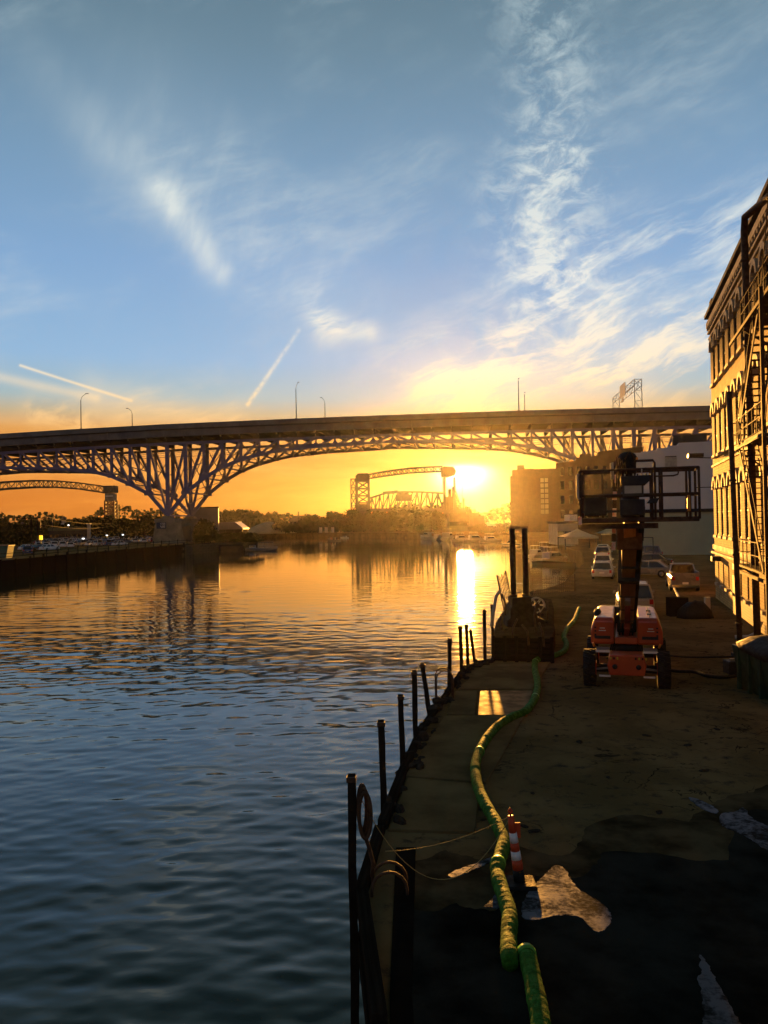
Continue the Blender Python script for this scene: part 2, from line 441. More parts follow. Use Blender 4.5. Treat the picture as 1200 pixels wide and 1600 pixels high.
def quad_slab(corners, m, name, gap=0.0, h=.05, lab=None):
    P = [G(*c, z=GZ + h) for c in corners]; c = sum(P, Vector()) / 4
    P = [p + (c - p).normalized() * gap for p in P]
    return poly_slab(name, P, m, GZ - .3, GZ + h, quay, .012, label=lab)
for q in qs: quad_slab(q, slabm, 'concrete_slab', .02)
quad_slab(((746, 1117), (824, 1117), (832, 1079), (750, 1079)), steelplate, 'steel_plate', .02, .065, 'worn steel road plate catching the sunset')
quad_slab(((606, 1296), (742, 1300), (752, 1224), (636, 1214)), slabm, 'concrete_slab', .02)

# timber facing on the river edge: walers and short sheet piles
qw = thing('timber_fendering', 'dark timber beams bolted along the edge of the near right quay', 'fender', (edge_near[3][0], edge_near[3][1], GZ))
en = [Vector((x, y, 0)) for x, y in edge_near[1:]]
for i in range(len(en) - 1):
    a, b = en[i], en[i + 1]; n = max(1, int((b - a).length / 2.2)); d = (b - a) / n
    for k in range(n):
        p = a + d * k; q = p + d * .97
        rb = Vector((random.uniform(-.04, .04), 0, random.uniform(-.03, .05)))
        for z, ww in ((GZ - .02, .30), (GZ - .75, .26)):
            piece('beam', p + Vector((-.07, 0, z)) + rb - qw.location, q + Vector((-.07, 0, z)) + rb - qw.location, ww * .55, .28, wood, qw)
rockm = mat('broken_concrete', (.06, .052, .042), .95, 0, .5, 3, .8, 18)
def rock_mesh(seed, m, name='rubble'):
    rg = random.Random(seed); bm = bmesh.new(); bmesh.ops.create_icosphere(bm, subdivisions=2, radius=.5)
    for v in bm.verts:
        v.co *= rg.uniform(.75, 1.15); v.co.z *= .7
    me = bpy.data.meshes.new(name); bm.to_mesh(me); bm.free(); me.materials.append(m); return me
rk = [rock_mesh(s, rockm) for s in range(4)]
for i in range(46):
    t = random.random(); k = random.choice(range(3, len(en) - 1)); p = en[k].lerp(en[k + 1], t)
    o = bpy.data.objects.new('rubble', random.choice(rk)); COL.objects.link(o)
    s = random.uniform(.10, .32) * (1 + p.y * .012); o.scale = (s, s * 1.2, s * .8); o.rotation_euler = (random.random(), random.random(), random.random() * 6)
    o.location = (p.x + random.uniform(-.15, .28), p.y, GZ + s * .15)
    tag(o, 'small lump of broken concrete lying along the timber edge of the quay', 'rubble', 'lumps of rubble along the quay edge')

# mooring piles standing in the water beside the quay : top px, foot px, width px, lean top
piles = [((573, 1211), (576, 1400), 14, 'mooring pile nearest the camera, with a hose coil hung on it'),
         ((614, 1126), (619, 1262), 12, 'second mooring pile from the bottom of the picture, tall and flat topped'),
         ((642, 1086), (645, 1196), 10, 'third mooring pile from the near end, close by the slab joint'),
         ((661, 1048), (664, 1156), 9, 'mooring pile just left of the leaning pile'),
         ((672, 1037), (681, 1102), 8, 'mooring pile leaning over to the left beside the ladder hoops'),
         ((713, 998), (713, 1068), 7, 'lone upright mooring pile beyond the ladder hoops'),
         ((729, 979), (731, 1048), 6.5, 'upright mooring pile, left one of the close cluster'),
         ((738, 976), (741, 1042), 6, 'tallest mooring pile in the middle of the close cluster'),
         ((744, 984), (751, 1036), 5, 'thin mooring pile leaning left at the right end of the close cluster'),
         ((766, 953), (767, 1034), 6, 'tall mooring pile at the corner of the raised earth platform'),
         ((776, 945), (777, 990), 5, 'farthest mooring pile, short, behind the raised platform corner')]
pile_roots = []
for k, (tp, ft, w, lab) in enumerate(piles):
    g = G(*ft); d = g.y; t = A(*tp, d); g = Vector((g.x - .22, g.y, 0)); t.x -= .22
    ww = max(.13, w / F * d)
    root = thing('mooring_pile', lab, 'pile', (g.x, g.y, -2))
    dirv = (Vector((t.x, t.y, t.z)) - Vector((g.x, g.y, GZ)))
    foot = Vector((g.x, g.y, GZ)) - dirv * ((GZ + 2) / dirv.z)
    mb = MB(); n = 16; jr = random.Random(k)
    secs = []
    for i in range(n):
        f = i / (n - 1); c = foot.lerp(t, f) - Vector((g.x, g.y, -2)); r = ww / 2 * (1.08 + jr.uniform(-.10, .10)); c = c + Vector((jr.uniform(-.008, .008), 0, 0))
        secs.append([c + Vector((r * math.cos(q), r * math.sin(q), (.02 * math.sin(3 * q) if i == n - 1 else 0))) for q in [math.pi / 4 + j * math.pi / 2 + (.18 if j % 2 else -.18) for j in range(4)]])
    mb.loft(secs, False); mb.build('timber_post', wood, root, .008)
    cp = t - Vector((g.x, g.y, -2))
    MB().box(cp + Vector((0, 0, -.05)), (ww * 1.06, ww * 1.06, .07)).build('cap_band', rustm, root)
    pile_roots.append(t)

# ladder hoops at the quay edge
def hoops(px, label, w=.5, h=.85):
    g = G(*px); r = thing('ladder_handrail', label, 'handrail', g)
    for s in (-1, 1):
        pts = [Vector((-.35 + .45 * math.sin(a) * 1, s * w / 2, h * (1 - .0) * max(0, math.cos(a - math.pi / 2) if 0 else math.sin(a)))) for a in [0]]
        pts = [(-.28, s * w / 2, -1.2), (-.28, s * w / 2, h - .25)] + [(-.28 + .25 - .25 * math.cos(a), s * w / 2, h - .25 + .25 * math.sin(a)) for a in [i * math.pi / 8 for i in range(1, 9)]] + [(.22, s * w / 2, -.0)]
        MB().tube(pts, .022, 7).build('hoop', rustm, r)
    for z in (-.2, -.5, -.8, -1.1): MB().tube([(-.28, -w / 2, z), (-.28, w / 2, z)], .016, 6).build('rung', galv, r)
hoops((696, 1090), 'pair of curved galvanised ladder hoops beside the leaning mooring pile')
hoops((612, 1392), 'curved ladder hoops on the quay edge nearest the camera', .34, .34)

# hose coil hanging on the first pile
c0 = pile_roots[0]; r = thing('hose_coil', 'coil of thick dark hose hanging from the nearest mooring pile', 'hose', (c0.x + .13, c0.y - .02, c0.z - .45))
for k in range(3):
    pts = [(.06 * math.cos(a) * (1 + .2 * k) + .02 * k + .02, -.05 * k, .32 * math.sin(a) - .04 * k) for a in [i * 2 * math.pi / 22 for i in range(23)]]
    MB().tube(pts, .028, 7).build('coil', rustm, r)
MB().tube([(.02, -.02, -.3), (.10, 0, -.55), (.16, .02, -.8), (.14, .05, -1.0)], .03, 7).build('hose_end', rustm, r)

# puddles of pale silty water
def silt_material(name, c, lo, hi, rough):
    m = bpy.data.materials.new(name); m.use_nodes = True; nt = m.node_tree; b = nt.nodes['Principled BSDF']
    o = nt.nodes.new('ShaderNodeTexCoord').outputs['Object']
    n = noise(nt, o, 1.6, 10, .68, .5); n2 = noise(nt, o, 14, 6, .65)
    f = (n * .75 + n2 * .25).smooth(lo, hi)
    nt.links.new(mixc(nt, f, (.014, .014, .012), c), b.inputs['Base Color'])
    r = f.smooth(0, 1, .85, rough); nt.links.new(r.s, b.inputs['Roughness']); b.inputs['Specular IOR Level'].default_value = .04
    bn = nt.nodes.new('ShaderNodeBump'); bn.inputs['Strength'].default_value = .3; bn.inputs['Distance'].default_value = .01
    nt.links.new((n2 + n).s, bn.inputs['Height']); nt.links.new(bn.outputs[0], b.inputs['Normal']); return m
siltm = silt_material('pale_wet_silt', (.13, .155, .20), .40, .56, .5)
def puddle(pts, m, label, z=.018, sub=5):
    P = [G(*p, z=GZ + z) for p in pts]; n = len(P)
    C = []
    for i in range(n):
        for k in range(4):
            t = k / 4; p0, p1, p2, p3 = P[i - 1], P[i], P[(i + 1) % n], P[(i + 2) % n]
            C.append(.5 * ((2 * p1) + (p2 - p0) * t + (2 * p0 - 5 * p1 + 4 * p2 - p3) * t * t + (3 * p1 - p0 - 3 * p2 + p3) * t ** 3))
    for amp in (.16, .16, .16):          # midpoint roughening gives a ragged shore
        D = []
        for a, b in zip(C, C[1:] + C[:1]):
            d = b - a; D.append(a); D.append((a + b) / 2 + Vector((-d.y, d.x, 0)) * random.uniform(-amp, amp))
        C = D
    out = [(q.x, q.y) for q in C]
    o = MB().prism(out, GZ - .03, GZ + z).build('puddle', m); tag(o, label, 'puddle', kind=None); return o
puddle([(822, 1400), (845, 1372), (868, 1352), (884, 1360), (900, 1385), (925, 1402), (950, 1420), (955, 1440), (935, 1456), (918, 1444), (905, 1432), (870, 1430), (835, 1437), (815, 1430)], siltm, 'large pale silty puddle on the dark yard right of the striped delineator')
puddle([(1126, 1272), (1150, 1268), (1162, 1262), (1178, 1280), (1215, 1298), (1260, 1330), (1210, 1332), (1165, 1306), (1130, 1290)], siltm, 'pale puddle at the right edge of the yard by the wall')
puddle([(1076, 1246), (1095, 1250), (1120, 1264), (1118, 1270), (1098, 1263)], siltm, 'narrow pale puddle sliver left of the right edge puddle')
puddle([(700, 1366), (722, 1356), (748, 1347), (768, 1338), (776, 1336), (771, 1345), (742, 1357), (712, 1370)], siltm, 'thin pale streak of water left of the green hose')
puddle([(756, 1416), (768, 1406), (774, 1398), (779, 1418), (766, 1417)], siltm, 'tiny pale puddle touching the left side of the green hose')
wetm = silt_material('clear_puddle', (.018, .020, .022), .46, .62, .6)
puddle([(1092, 1495), (1102, 1500), (1118, 1530), (1138, 1565), (1160, 1610), (1104, 1610), (1098, 1560)], silt_material('dim_silt', (.10, .105, .12), .40, .55, .45), 'long narrow puddle running out of the bottom right of the picture')
darkwet = mat('wet_asphalt', (.055, .043, .025), .95, 0, .4, 2, .2, 20)
stonem = mat('gravel_stone', (.10, .09, .075), .95, 0, .5, 6, .5, 30)
def gravel():
    mb = MB(); rg = random.Random(5)
    for i in range(900):
        px = rg.uniform(640, 1300); py = 1150 + 480 * rg.random() ** .7
        g = G(px, py, GZ); s = rg.uniform(.005, .015) * (1.6 if rg.random() < .04 else 1)
        if g.x < .4: continue
        vs = [(g.x + s * rg.uniform(.6, 1.2) * math.cos(a), g.y + s * rg.uniform(.6, 1.2) * math.sin(a), GZ) for a in (0, 1.57, 3.14, 4.71)] + [(g.x, g.y, GZ + s * .3)]
        mb.add(vs, [(0, 1, 4), (1, 2, 4), (2, 3, 4), (3, 0, 4)])
    o = mb.build('gravel', stonem); tag(o, 'loose gravel scattered over the dark yard', 'gravel', kind='stuff')
gravel()

# shade on the near ground, put into the colour of two dark sheets
shade_m = mat('wet_black_cinders', (.034, .032, .026), .95, 0, .8, .9, .4, 30, spec=.03, det=9)  # dark inner sheet of the painted shade
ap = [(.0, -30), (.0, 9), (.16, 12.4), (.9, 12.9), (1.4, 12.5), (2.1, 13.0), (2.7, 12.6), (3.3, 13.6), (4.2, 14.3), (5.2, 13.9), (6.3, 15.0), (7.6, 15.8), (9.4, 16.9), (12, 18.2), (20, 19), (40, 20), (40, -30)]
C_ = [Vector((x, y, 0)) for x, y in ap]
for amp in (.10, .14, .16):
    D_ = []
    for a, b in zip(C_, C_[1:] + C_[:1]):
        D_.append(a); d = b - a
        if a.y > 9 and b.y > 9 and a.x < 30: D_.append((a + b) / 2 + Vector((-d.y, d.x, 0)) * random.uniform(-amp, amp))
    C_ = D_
shade_edge_m = mat('near_shade_edge', (.11, .082, .042), .95, 0, .75, 1.1, .4, 30, spec=.03, det=9)  # paler outer sheet softens the edge of the painted shade
tag(MB().prism([(q.x, q.y) for q in C_], GZ - .05, GZ + .005).build('yard_apron', shade_edge_m), kind='structure')  # outer sheet of the painted shade
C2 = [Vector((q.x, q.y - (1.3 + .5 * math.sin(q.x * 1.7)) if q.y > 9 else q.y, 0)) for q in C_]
tag(MB().prism([(q.x + .01, q.y) for q in C2], GZ - .05, GZ + .010).build('yard_apron', shade_m), kind='structure')  # inner sheet of the painted shade

# green flexible hose
hosem = mat('green_hose', (.05, .19, .018), .8, 0, .55, 9, .9, 22, spec=.1, det=9)
def smooth_path(P, n=6):
    out = []
    for i in range(len(P) - 1):
        p0, p1, p2, p3 = P[max(i - 1, 0)], P[i], P[i + 1], P[min(i + 2, len(P) - 1)]
        for k in range(n):
            t = k / n
            out.append(.5 * ((2 * p1) + (p2 - p0) * t + (2 * p0 - 5 * p1 + 4 * p2 - p3) * t * t + (3 * p1 - p0 - 3 * p2 + p3) * t ** 3))
    return out + [P[-1]]
def ribbed(path, r0):
    # resample, ribs and wrinkles
    pts = [path[0]]; acc = 0; step = .045
    for a, b in zip(path, path[1:]):
        L = (b - a).length; 
        while acc + L >= step * len(pts) and L > 0:
            pts.append(a.lerp(b, (step * len(pts) - acc) / L))
        acc += L
    rs = [r0 * (1 + .022 * (i % 2) + .045 * math.sin(i * .37) * math.sin(i * .11) + (-.09 if i % 53 in (0, 1) else 0) + .03 * math.sin(i * 1.9)) for i in range(len(pts))]
    return pts, rs
hz = GZ + .115
hp = [G(px, py, hz) for px, py in ((797, 1506), (795, 1470), (796, 1430), (789, 1405), (780, 1378), (777, 1355), (783, 1335), (786, 1312), (772, 1280), (755, 1250), (745, 1222), (743, 1195), (750, 1172), (763, 1150), (780, 1132), (800, 1120), (822, 1110), (836, 1090), (840, 1068), (836, 1046), (838, 1032), (858, 1027), (880, 1018), (885, 1006), (881, 994), (888, 980), (898, 968), (905, 950))]
r = thing('discharge_hose', 'long green corrugated hose snaking from the foreground past the lift', 'hose', (hp[0].x, hp[0].y, GZ))
pts, rs = ribbed(smooth_path(hp), .105); MB().tube([p - r.location for p in pts], rs, 14).build('hose_body', hosem, r)
for i in range(60, len(pts) - 4, 131):
    MB().tube([pts[i] - r.location, pts[i + 2] - r.location], .118, 14).build('coupling_band', mat('band_green', (.12, .38, .05), .4, 0, .2, 5), r)
hp2 = [G(px, py, hz) for px, py in ((822, 1488), (830, 1520), (838, 1560), (845, 1600), (850, 1680))]
r = thing('discharge_hose', 'short end of green hose leaving the bottom of the picture', 'hose', (hp2[0].x, hp2[0].y, GZ))
pts, rs = ribbed(smooth_path(hp2), .105); MB().tube([p - r.location for p in pts], rs, 14).build('hose_body', hosem, r)
MB().tube([pts[0] - r.location, pts[2] - r.location], .118, 14).build('coupling_band', MT['band_green'], r)

# striped delineator
g = G(812, 1384); r = thing('traffic_delineator', 'orange delineator post with white reflective bands on a black base beside the hose', 'traffic cone', g)
omat = mat('delineator_orange', (.55, .07, .02), .5, 0, .2, 5)
rf = mat('reflective_white', (.75, .76, .80), .35, 0, .15, 8)
lean = Vector((-.12, 0, 1.02))
def cpt(f): return Vector((0, 0, .06)) + lean * f
MB().box((0, 0, .035), (.46, .42, .07)).build('base', blackm, r, .03)
bands = [(0, .18, blackm, 'foot'), (.18, .32, omat, 'band'), (.32, .44, rf, 'reflective_band'), (.44, .56, omat, 'band'), (.56, .70, rf, 'reflective_band'), (.70, .93, omat, 'band')]
for a, b, m_, nm in bands:
    ra, rb_ = .085 - .045 * a, .085 - .045 * b
    if m_ is rf: ra += .002; rb_ += .002
    MB().tube([cpt(a), cpt(b)], [ra, rb_], 16).build(nm, m_, r)
MB().tube([cpt(.93), cpt(.95), cpt(1.0) + Vector((.03, 0, 0)), cpt(1.04), cpt(1.0) - Vector((.02, 0, 0)), cpt(.93)], .014, 6).build('handle', omat, r)
MB().box(cpt(.72) + Vector((.07, .02, 0)), (.09, .02, .22)).build('tape_flap', omat, r)
conetop = g + cpt(.93)
# ropes from the pile to the delineator
ropem = mat('thin_yellow_rope', (.34, .27, .10), .8, 0, .2, 20)
def rope(a, b, sag, lab, rad=.006):
    a, b = Vector(a), Vector(b); pts = [a.lerp(b, t) - Vector((0, 0, sag * 4 * t * (1 - t))) for t in [i / 24 for i in range(25)]]
    o = MB().tube([p - a for p in pts], rad, 5).build('rope', ropem); o.location = a; tag(o, lab, 'rope')
rope(pile_roots[0] + Vector((.14, 0, -.35)), conetop, 1.02, 'slack thin yellow rope sagging low from the nearest pile to the delineator')
rope(G(602, 1330, GZ + .25), conetop, .12, 'taut thin yellow rope running low from the quay edge to the delineator')

# raised earth platform beyond the paved quay
berm = [G(770, 1032), G(862, 1035), G(868, 1012), G(864, 992), G(866, 975), G(862, 958), G(800, 950), G(789, 975), G(775, 1000)]
dirtm = mat('trodden_earth', (.075, .05, .03), .95, 0, .45, 1.1, .9, 5, det=9)
r = thing('raised_platform', 'low timber faced earth platform past the end of the paved quay', 'platform', (berm[0].x, berm[0].y, GZ))
MB().prism([(p.x - r.location.x, p.y - r.location.y) for p in berm], .02, .8).build('earth_fill', dirtm, r, .05)
a, b = berm[0] - r.location, berm[1] - r.location
for k in range(4):
    piece('facing_board', (a.x - .05, a.y - .06, .12 + k * .22), (b.x, b.y - .06, .12 + k * .22), .08, .20, wood, r)
for k in range(6):
    q = a.lerp(b, k / 5); piece('facing_post', (q.x, q.y - .14, -.05), (q.x, q.y - .14, .95), .12, .12, wood, r)
for k in range(16):
    o = bpy.data.objects.new('rubble', rk[k % 4]); COL.objects.link(o); s = random.uniform(.12, .34); o.scale = (s, s, s * .7)
    q = berm[k % 9].lerp(sum(berm, Vector()) / 9, random.uniform(.25, .8)); o.location = (q.x, q.y, GZ + .8 + s * .1); o.rotation_euler = (1, 2, k)
    tag(o, 'rough lump of rubble lying on top of the raised earth platform', 'rubble', 'rubble on the raised platform')

# twin steel columns on a plinth
mat('tar_black_steel', (.05, .034, .022), .85, .0, .5, 4, .5, 20, spec=.1)
bc = G(818, 985, GZ + .7)
r = thing('column_dolphin', 'dark plinth carrying two tall round steel columns beside the river', 'mooring dolphin', (bc.x, bc.y + .8, GZ + .78))
MB().extr([(-.62, 0), (-.6, .3), (-.48, .42), (-.46, .8), (-.40, .9), (-.38, 1.25), (.40, 1.3), (.44, .9), (.6, .8), (.66, .4), (.95, .3), (1.0, 0)], 'y', -.5, .7).build('plinth', MT['tar_black_steel'], r, .03)
for s in (-.26, .27):
    MB().tube([(s, 0, 1.2), (s, 0, 4.15)], .12, 14).build('column', MT['tar_black_steel'], r)
    MB().tube([(s, 0, 1.24), (s, 0, 1.36)], .17, 14).build('flange', rustm, r)
MB().box((0, 0, 4.2), (.80, .20, .12)).build('cross_head', rustm, r)
MB().tube([(-1.25, -.2, .02), (-1.15, -.2, .7), (-1.02, -.15, 1.3), (-.85, -.1, 1.5)], .07, 8).build('bent_pipe', cream, r)
# cable reel lying against it
g = G(841, 960, GZ + .8)
r = thing('cable_reel', 'small pale wheel rimmed cable reel on the raised platform', 'reel', (g.x, g.y + .3, GZ + .8))
for s in (-.14, .14):
    MB().tube([(math.cos(a) * .36, s, .40 + math.sin(a) * .36) for a in [i * 2 * math.pi / 20 for i in range(21)]], .03, 6, False).build('rim', cream, r)
    for k in range(6):
        a = k * math.pi / 3; piece('spoke', (0, s, .40), (math.cos(a) * .35, s, .40 + math.sin(a) * .35), .03, .03, cream, r)
MB().tube([(0, -.2, .40), (0, .2, .40)], .11, 12).build('hub', rustm, r)


for k, (px, py) in enumerate(((785, 985), (846, 978), (838, 992), (856, 968), (800, 1000), (826, 1004), (850, 1006), (790, 968))):
    g = G(px, py, GZ + .8); o = thing('scrap_post', 'short bent rusty post among the clutter on the raised platform', 'post', g, 0, 'rusty posts on the raised platform')
    hh = random.uniform(.4, 1.3); MB().tube([(0, 0, -.1), (random.uniform(-.1, .1), 0, hh * .6), (random.uniform(-.25, .25), 0, hh)], .04, 6).build('shaft', rustm, o)
for k, (px, py) in enumerate(((832, 1240), (818, 1292), (834, 1300), (905, 1160), (1010, 1150), (1075, 1165), (950, 1215), (870, 1150), (1100, 1205), (1030, 1270), (700, 1160), (668, 1190), (880, 1120), (1120, 1140))):
    g = G(px, py, GZ); o = bpy.data.objects.new('litter', rk[k % 4]); COL.objects.link(o); sz = random.uniform(.06, .16); o.scale = (sz, sz * 1.8, sz * .5); o.rotation_euler = (0, 0, k); o.location = (g.x, g.y, GZ + sz * .1)
    tag(o, 'scrap of broken concrete lying loose on the yard between the hose and the wall', 'scrap', 'loose scraps on the yard')
# mesh fences by the water
def mesh_fence(p0, p1, h, label, nv, nh, leanx=0.0):
    p0, p1 = Vector(p0), Vector(p1); r = thing('mesh_fence', label, 'fence', p0); d = p1 - p0; L = Vector((leanx, 0, h))
    for k in range(nv + 1):
        q = d * (k / nv); piece('upright_bar', q, q + L * (1 + .06 * (k % 2)), .035, .035, rustm, r)
    for k in range(nh):
        q = L * ((k + .6) / nh); piece('rail', q, q + d, .03, .03, rustm, r)
    for q in (Vector(), d): piece('post', q, q + L * 1.1, .08, .08, rustm, r)
mesh_fence(G(789, 960, GZ + .3), G(801, 948, GZ + .3), 1.9, 'short leaning mesh fence panel left of the two columns', 6, 5, -.35)
q0, q1 = G(832, 930, GZ), G(898, 924, GZ)
mesh_fence(q0 + Vector((0, 0, 0)), q1, 1.15, 'low wire mesh fence along the water right of the two columns', 22, 4)
# ================================================================== HIGH LEVEL BRIDGE
BU = Vector((1, -0.11, 0)).normalized(); BN = Vector((0.11, 1, 0)).normalized()
def bpt(X, back=0.0, z=0.0):           # X = along-position given as world x of the front truss line
    p = Vector((X, 236 - .11 * X, 0)) + BN * back; p.z = z; return p
def lerpt(tab, x):
    if x <= tab[0][0]: return tab[0][1] + (x - tab[0][0]) * (tab[1][1] - tab[0][1]) / (tab[1][0] - tab[0][0])
    for (a, va), (b, vb) in zip(tab, tab[1:]):
        if x <= b:
            t = (x - a) / (b - a); return va + (vb - va) * t
    a, va = tab[-2]; b, vb = tab[-1]; return vb + (x - b) * (vb - va) / (b - a)
deck_t = [(-190, 34.6), (-128, 37.1), (-95, 38.1), (-66, 38.75), (-30, 39.15), (0, 39.35), (40, 39.4), (90, 39.1), (140, 38.4), (200, 37.0)]
def ztop(X): return lerpt(deck_t, X)
def zchord_t(X): return ztop(X) - 5.6            # underside of floor beams / top chord centre
XA, XB, XC = -66.0, 72.0, -178.0                 # piers
prof = [(0, 11.2), (1, 18.1), (2, 22.4), (3, 25.6), (4, 27.7), (5, 29.1), (6, 30.1), (8, 31.0), (12, 31.9)]
bridge = thing('arched_truss_bridge', 'high blue grey steel deck truss road bridge with arched lower chords spanning the river', 'bridge', bpt(XA, 0, 0))
BL = bridge.location.copy()
PAN = 5.75
nodes = []  # (X, zlow)
for k in range(0, 25):
    X = XA + k * PAN; kk = min(k, 24 - k); z = lerpt(prof, kk); nodes.append((X, z))
leftn = []
for k in range(1, 20):
    X = XA - k * (112 / 19.0) ; kk = min(k, 19 - k)
    z = lerpt([(0, 11.2), (1, 17.9), (2, 21.0), (3, 23.6), (4, 25.2), (6, 26.5), (9.5, 27.2)], kk) - max(0, (k - 10)) * .12; leftn.append((X, z))
rightn = []
for k in range(1, 14):
    X = XB + k * PAN; z = lerpt([(0, 11.2), (1, 18.0), (2, 22.0), (3, 25.0), (5, 28.0), (9, 30.0)], min(k, 13)); rightn.append((X, z))
allN = leftn[::-1] + nodes + rightn
TW = 20.0
UPY = BN
def P_(X, b, z): return bpt(X, b, z) - BL
for side, bk in enumerate((0.0, TW)):
    for i, (X, z) in enumerate(allN):
        zt = zchord_t(X) 
        heavy = abs(X - XA) < .1 or abs(X - XB) < .1 or abs(X - XC) < .1
        nearp = min(abs(X - XA), abs(X - XB), abs(X - XC))
        w = 1.15 if (heavy or abs(nearp - PAN) < .4) else (.80 if nearp < 24 else .55)
        piece('truss_post', P_(X, bk, z), P_(X, bk, zt), w, .55, steel_blue, bridge, BN)
        if nearp > 2:      # gusset plate
            g = .95 if nearp > 14 else 1.15
            mb = MB(); c = P_(X, bk, z); s = g
            poly = [(-1.25 * s, -.45), (-1.25 * s, .35), (-.35 * s, 1.35 * s), (.35 * s, 1.35 * s), (1.25 * s, .35), (1.25 * s, -.45)]
            vs = []
            for yy in (-.34, .34):
                vs += [c + BU * q[0] + BN * yy + Vector((0, 0, q[1])) for q in poly]
            n = 6; mb.add(vs, [tuple(range(n)), tuple(range(2 * n - 1, n - 1, -1))] + [(a, n + a, n + (a + 1) % n, (a + 1) % n) for a in range(n)])
            mb.build('gusset_plate', steel_blue, bridge)
    for i in range(len(allN) - 1):
        (X0, z0), (X1, z1) = allN[i], allN[i + 1]
        nearp = min(abs((X0 + X1) / 2 - q) for q in (XA, XB, XC))
        piece('bottom_chord', P_(X0, bk, z0), P_(X1, bk, z1), .8, 1.05 if nearp < 30 else .85, steel_blue, bridge, BN if 0 else Vector((0, 0, 1)))
        piece('top_chord', P_(X0, bk, zchord_t(X0)), P_(X1, bk, zchord_t(X1)), .7, .8, steel_blue, bridge)
        # diagonals fan up away from the piers
        m = (X0 + X1) / 2; c = min((XA, XB, XC), key=lambda q: abs(m - q))
        if m > c: a, b = (X0, z0), (X1, zchord_t(X1))
        else: a, b = (X1, z1), (X0, zchord_t(X0))
        piece('truss_diagonal', P_(a[0], bk, a[1]), P_(b[0], bk, b[1]), (.62), .82 if nearp < 24 else .55, steel_blue, bridge, BN)
        if 3 < nearp < 11:
            zm = lambda X, z, f: z + (zchord_t(X) - z) * f
            piece('sub_strut', P_(X0, bk, zm(X0, z0, .45)), P_(X1, bk, zm(X1, z1, .45)), .25, .25, steel_blue, bridge)
# sway bracing between the two trusses, floor beams
for i, (X, z) in enumerate(allN):
    zt = zchord_t(X)
    piece('floor_beam', P_(X, -1.2, zt + 1.35), P_(X, TW + 1.2, zt + 1.35), .5, 1.7, soffit, bridge)
    piece('lower_strut', P_(X, .5, z), P_(X, TW - .5, z), .4, .45, steel_blue, bridge)
    if zt - z > 5:
        piece('sway_brace', P_(X, .4, z + .6), P_(X, TW - .4, zt - .5), .2, .2, steel_blue, bridge, BU)
        piece('sway_brace', P_(X, TW - .4, z + .6), P_(X, .4, zt - .5), .2, .2, steel_blue, bridge, BU)
    if i < len(allN) - 1:
        X1, z1 = allN[i + 1]
        piece('lateral_brace', P_(X, .5, z), P_(X1, TW - .5, z1), .16, .16, steel_blue, bridge)
        piece('lateral_brace', P_(X, TW - .5, z), P_(X1, .5, z1), .16, .16, steel_blue, bridge)
# deck, fascia, parapets, floor stringers
def strip(name, b0, b1, dz0, dz1, m, seg=None):
    Xs = [-190] + [q[0] for q in allN if q[0] > -188] + [170, 215]
    mb = MB(); secs = []
    for X in Xs:
        zt = ztop(X); secs.append([P_(X, b0, zt + dz0), P_(X, b1, zt + dz0), P_(X, b1, zt + dz1), P_(X, b0, zt + dz1)])
    mb.loft(secs, False); return mb.build(name, m, bridge)
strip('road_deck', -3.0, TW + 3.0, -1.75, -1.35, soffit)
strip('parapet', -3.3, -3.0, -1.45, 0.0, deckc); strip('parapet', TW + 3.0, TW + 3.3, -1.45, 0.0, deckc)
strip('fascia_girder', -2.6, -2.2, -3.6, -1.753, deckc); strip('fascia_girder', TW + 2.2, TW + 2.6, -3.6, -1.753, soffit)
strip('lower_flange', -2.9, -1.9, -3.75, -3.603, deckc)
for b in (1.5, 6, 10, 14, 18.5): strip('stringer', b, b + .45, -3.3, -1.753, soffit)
for X in [q[0] for q in allN]:
    zt = ztop(X); piece('deck_bracket', P_(X, -2.59, zt - 3.2), P_(X, -.6, zt - 4.3), .35, .5, deckc, bridge)
    piece('fascia_stiffener', P_(X, -2.66, zt - 1.8), P_(X, -2.66, zt - 3.55), .10, .14, deckc, bridge, BN)
# inspection walkway, a light lattice slung between the trusses
for i in range(len(allN) - 1):
    X0, X1 = allN[i][0], allN[i + 1][0]; z0, z1 = ztop(X0) - 7.0, ztop(X1) - 7.0
    if z0 < allN[i][1] - 1.2 or z1 < allN[i + 1][1] - 1.2: pass
    b = TW + 8
    if i == 0: wk = MB()
    wk.beam(P_(X0, b, z0), P_(X1, b, z1), .12, .16); wk.beam(P_(X0, b, z0 + 1.4), P_(X1, b, z1 + 1.4), .1, .14)
    wk.beam(P_(X0, b, z0 + .7), P_(X1, b, z1 + .7), .06, .08)
    for q in range(2):
        Xa = X0 + (X1 - X0) * q / 2; Xb = X0 + (X1 - X0) * (q + 1) / 2; za = z0 + (z1 - z0) * q / 2; zb = z0 + (z1 - z0) * (q + 1) / 2
        wk.beam(P_(Xa, b, za), P_(Xa, b, za + 1.4), .09, .09)
    wk.beam(P_(X0, b, z0), P_((X0 + X1) / 2, b, (z0 + z1) / 2 + 1.4), .07, .07)
wk.build('inspection_walkway', steel_blue, bridge, kind='stuff')
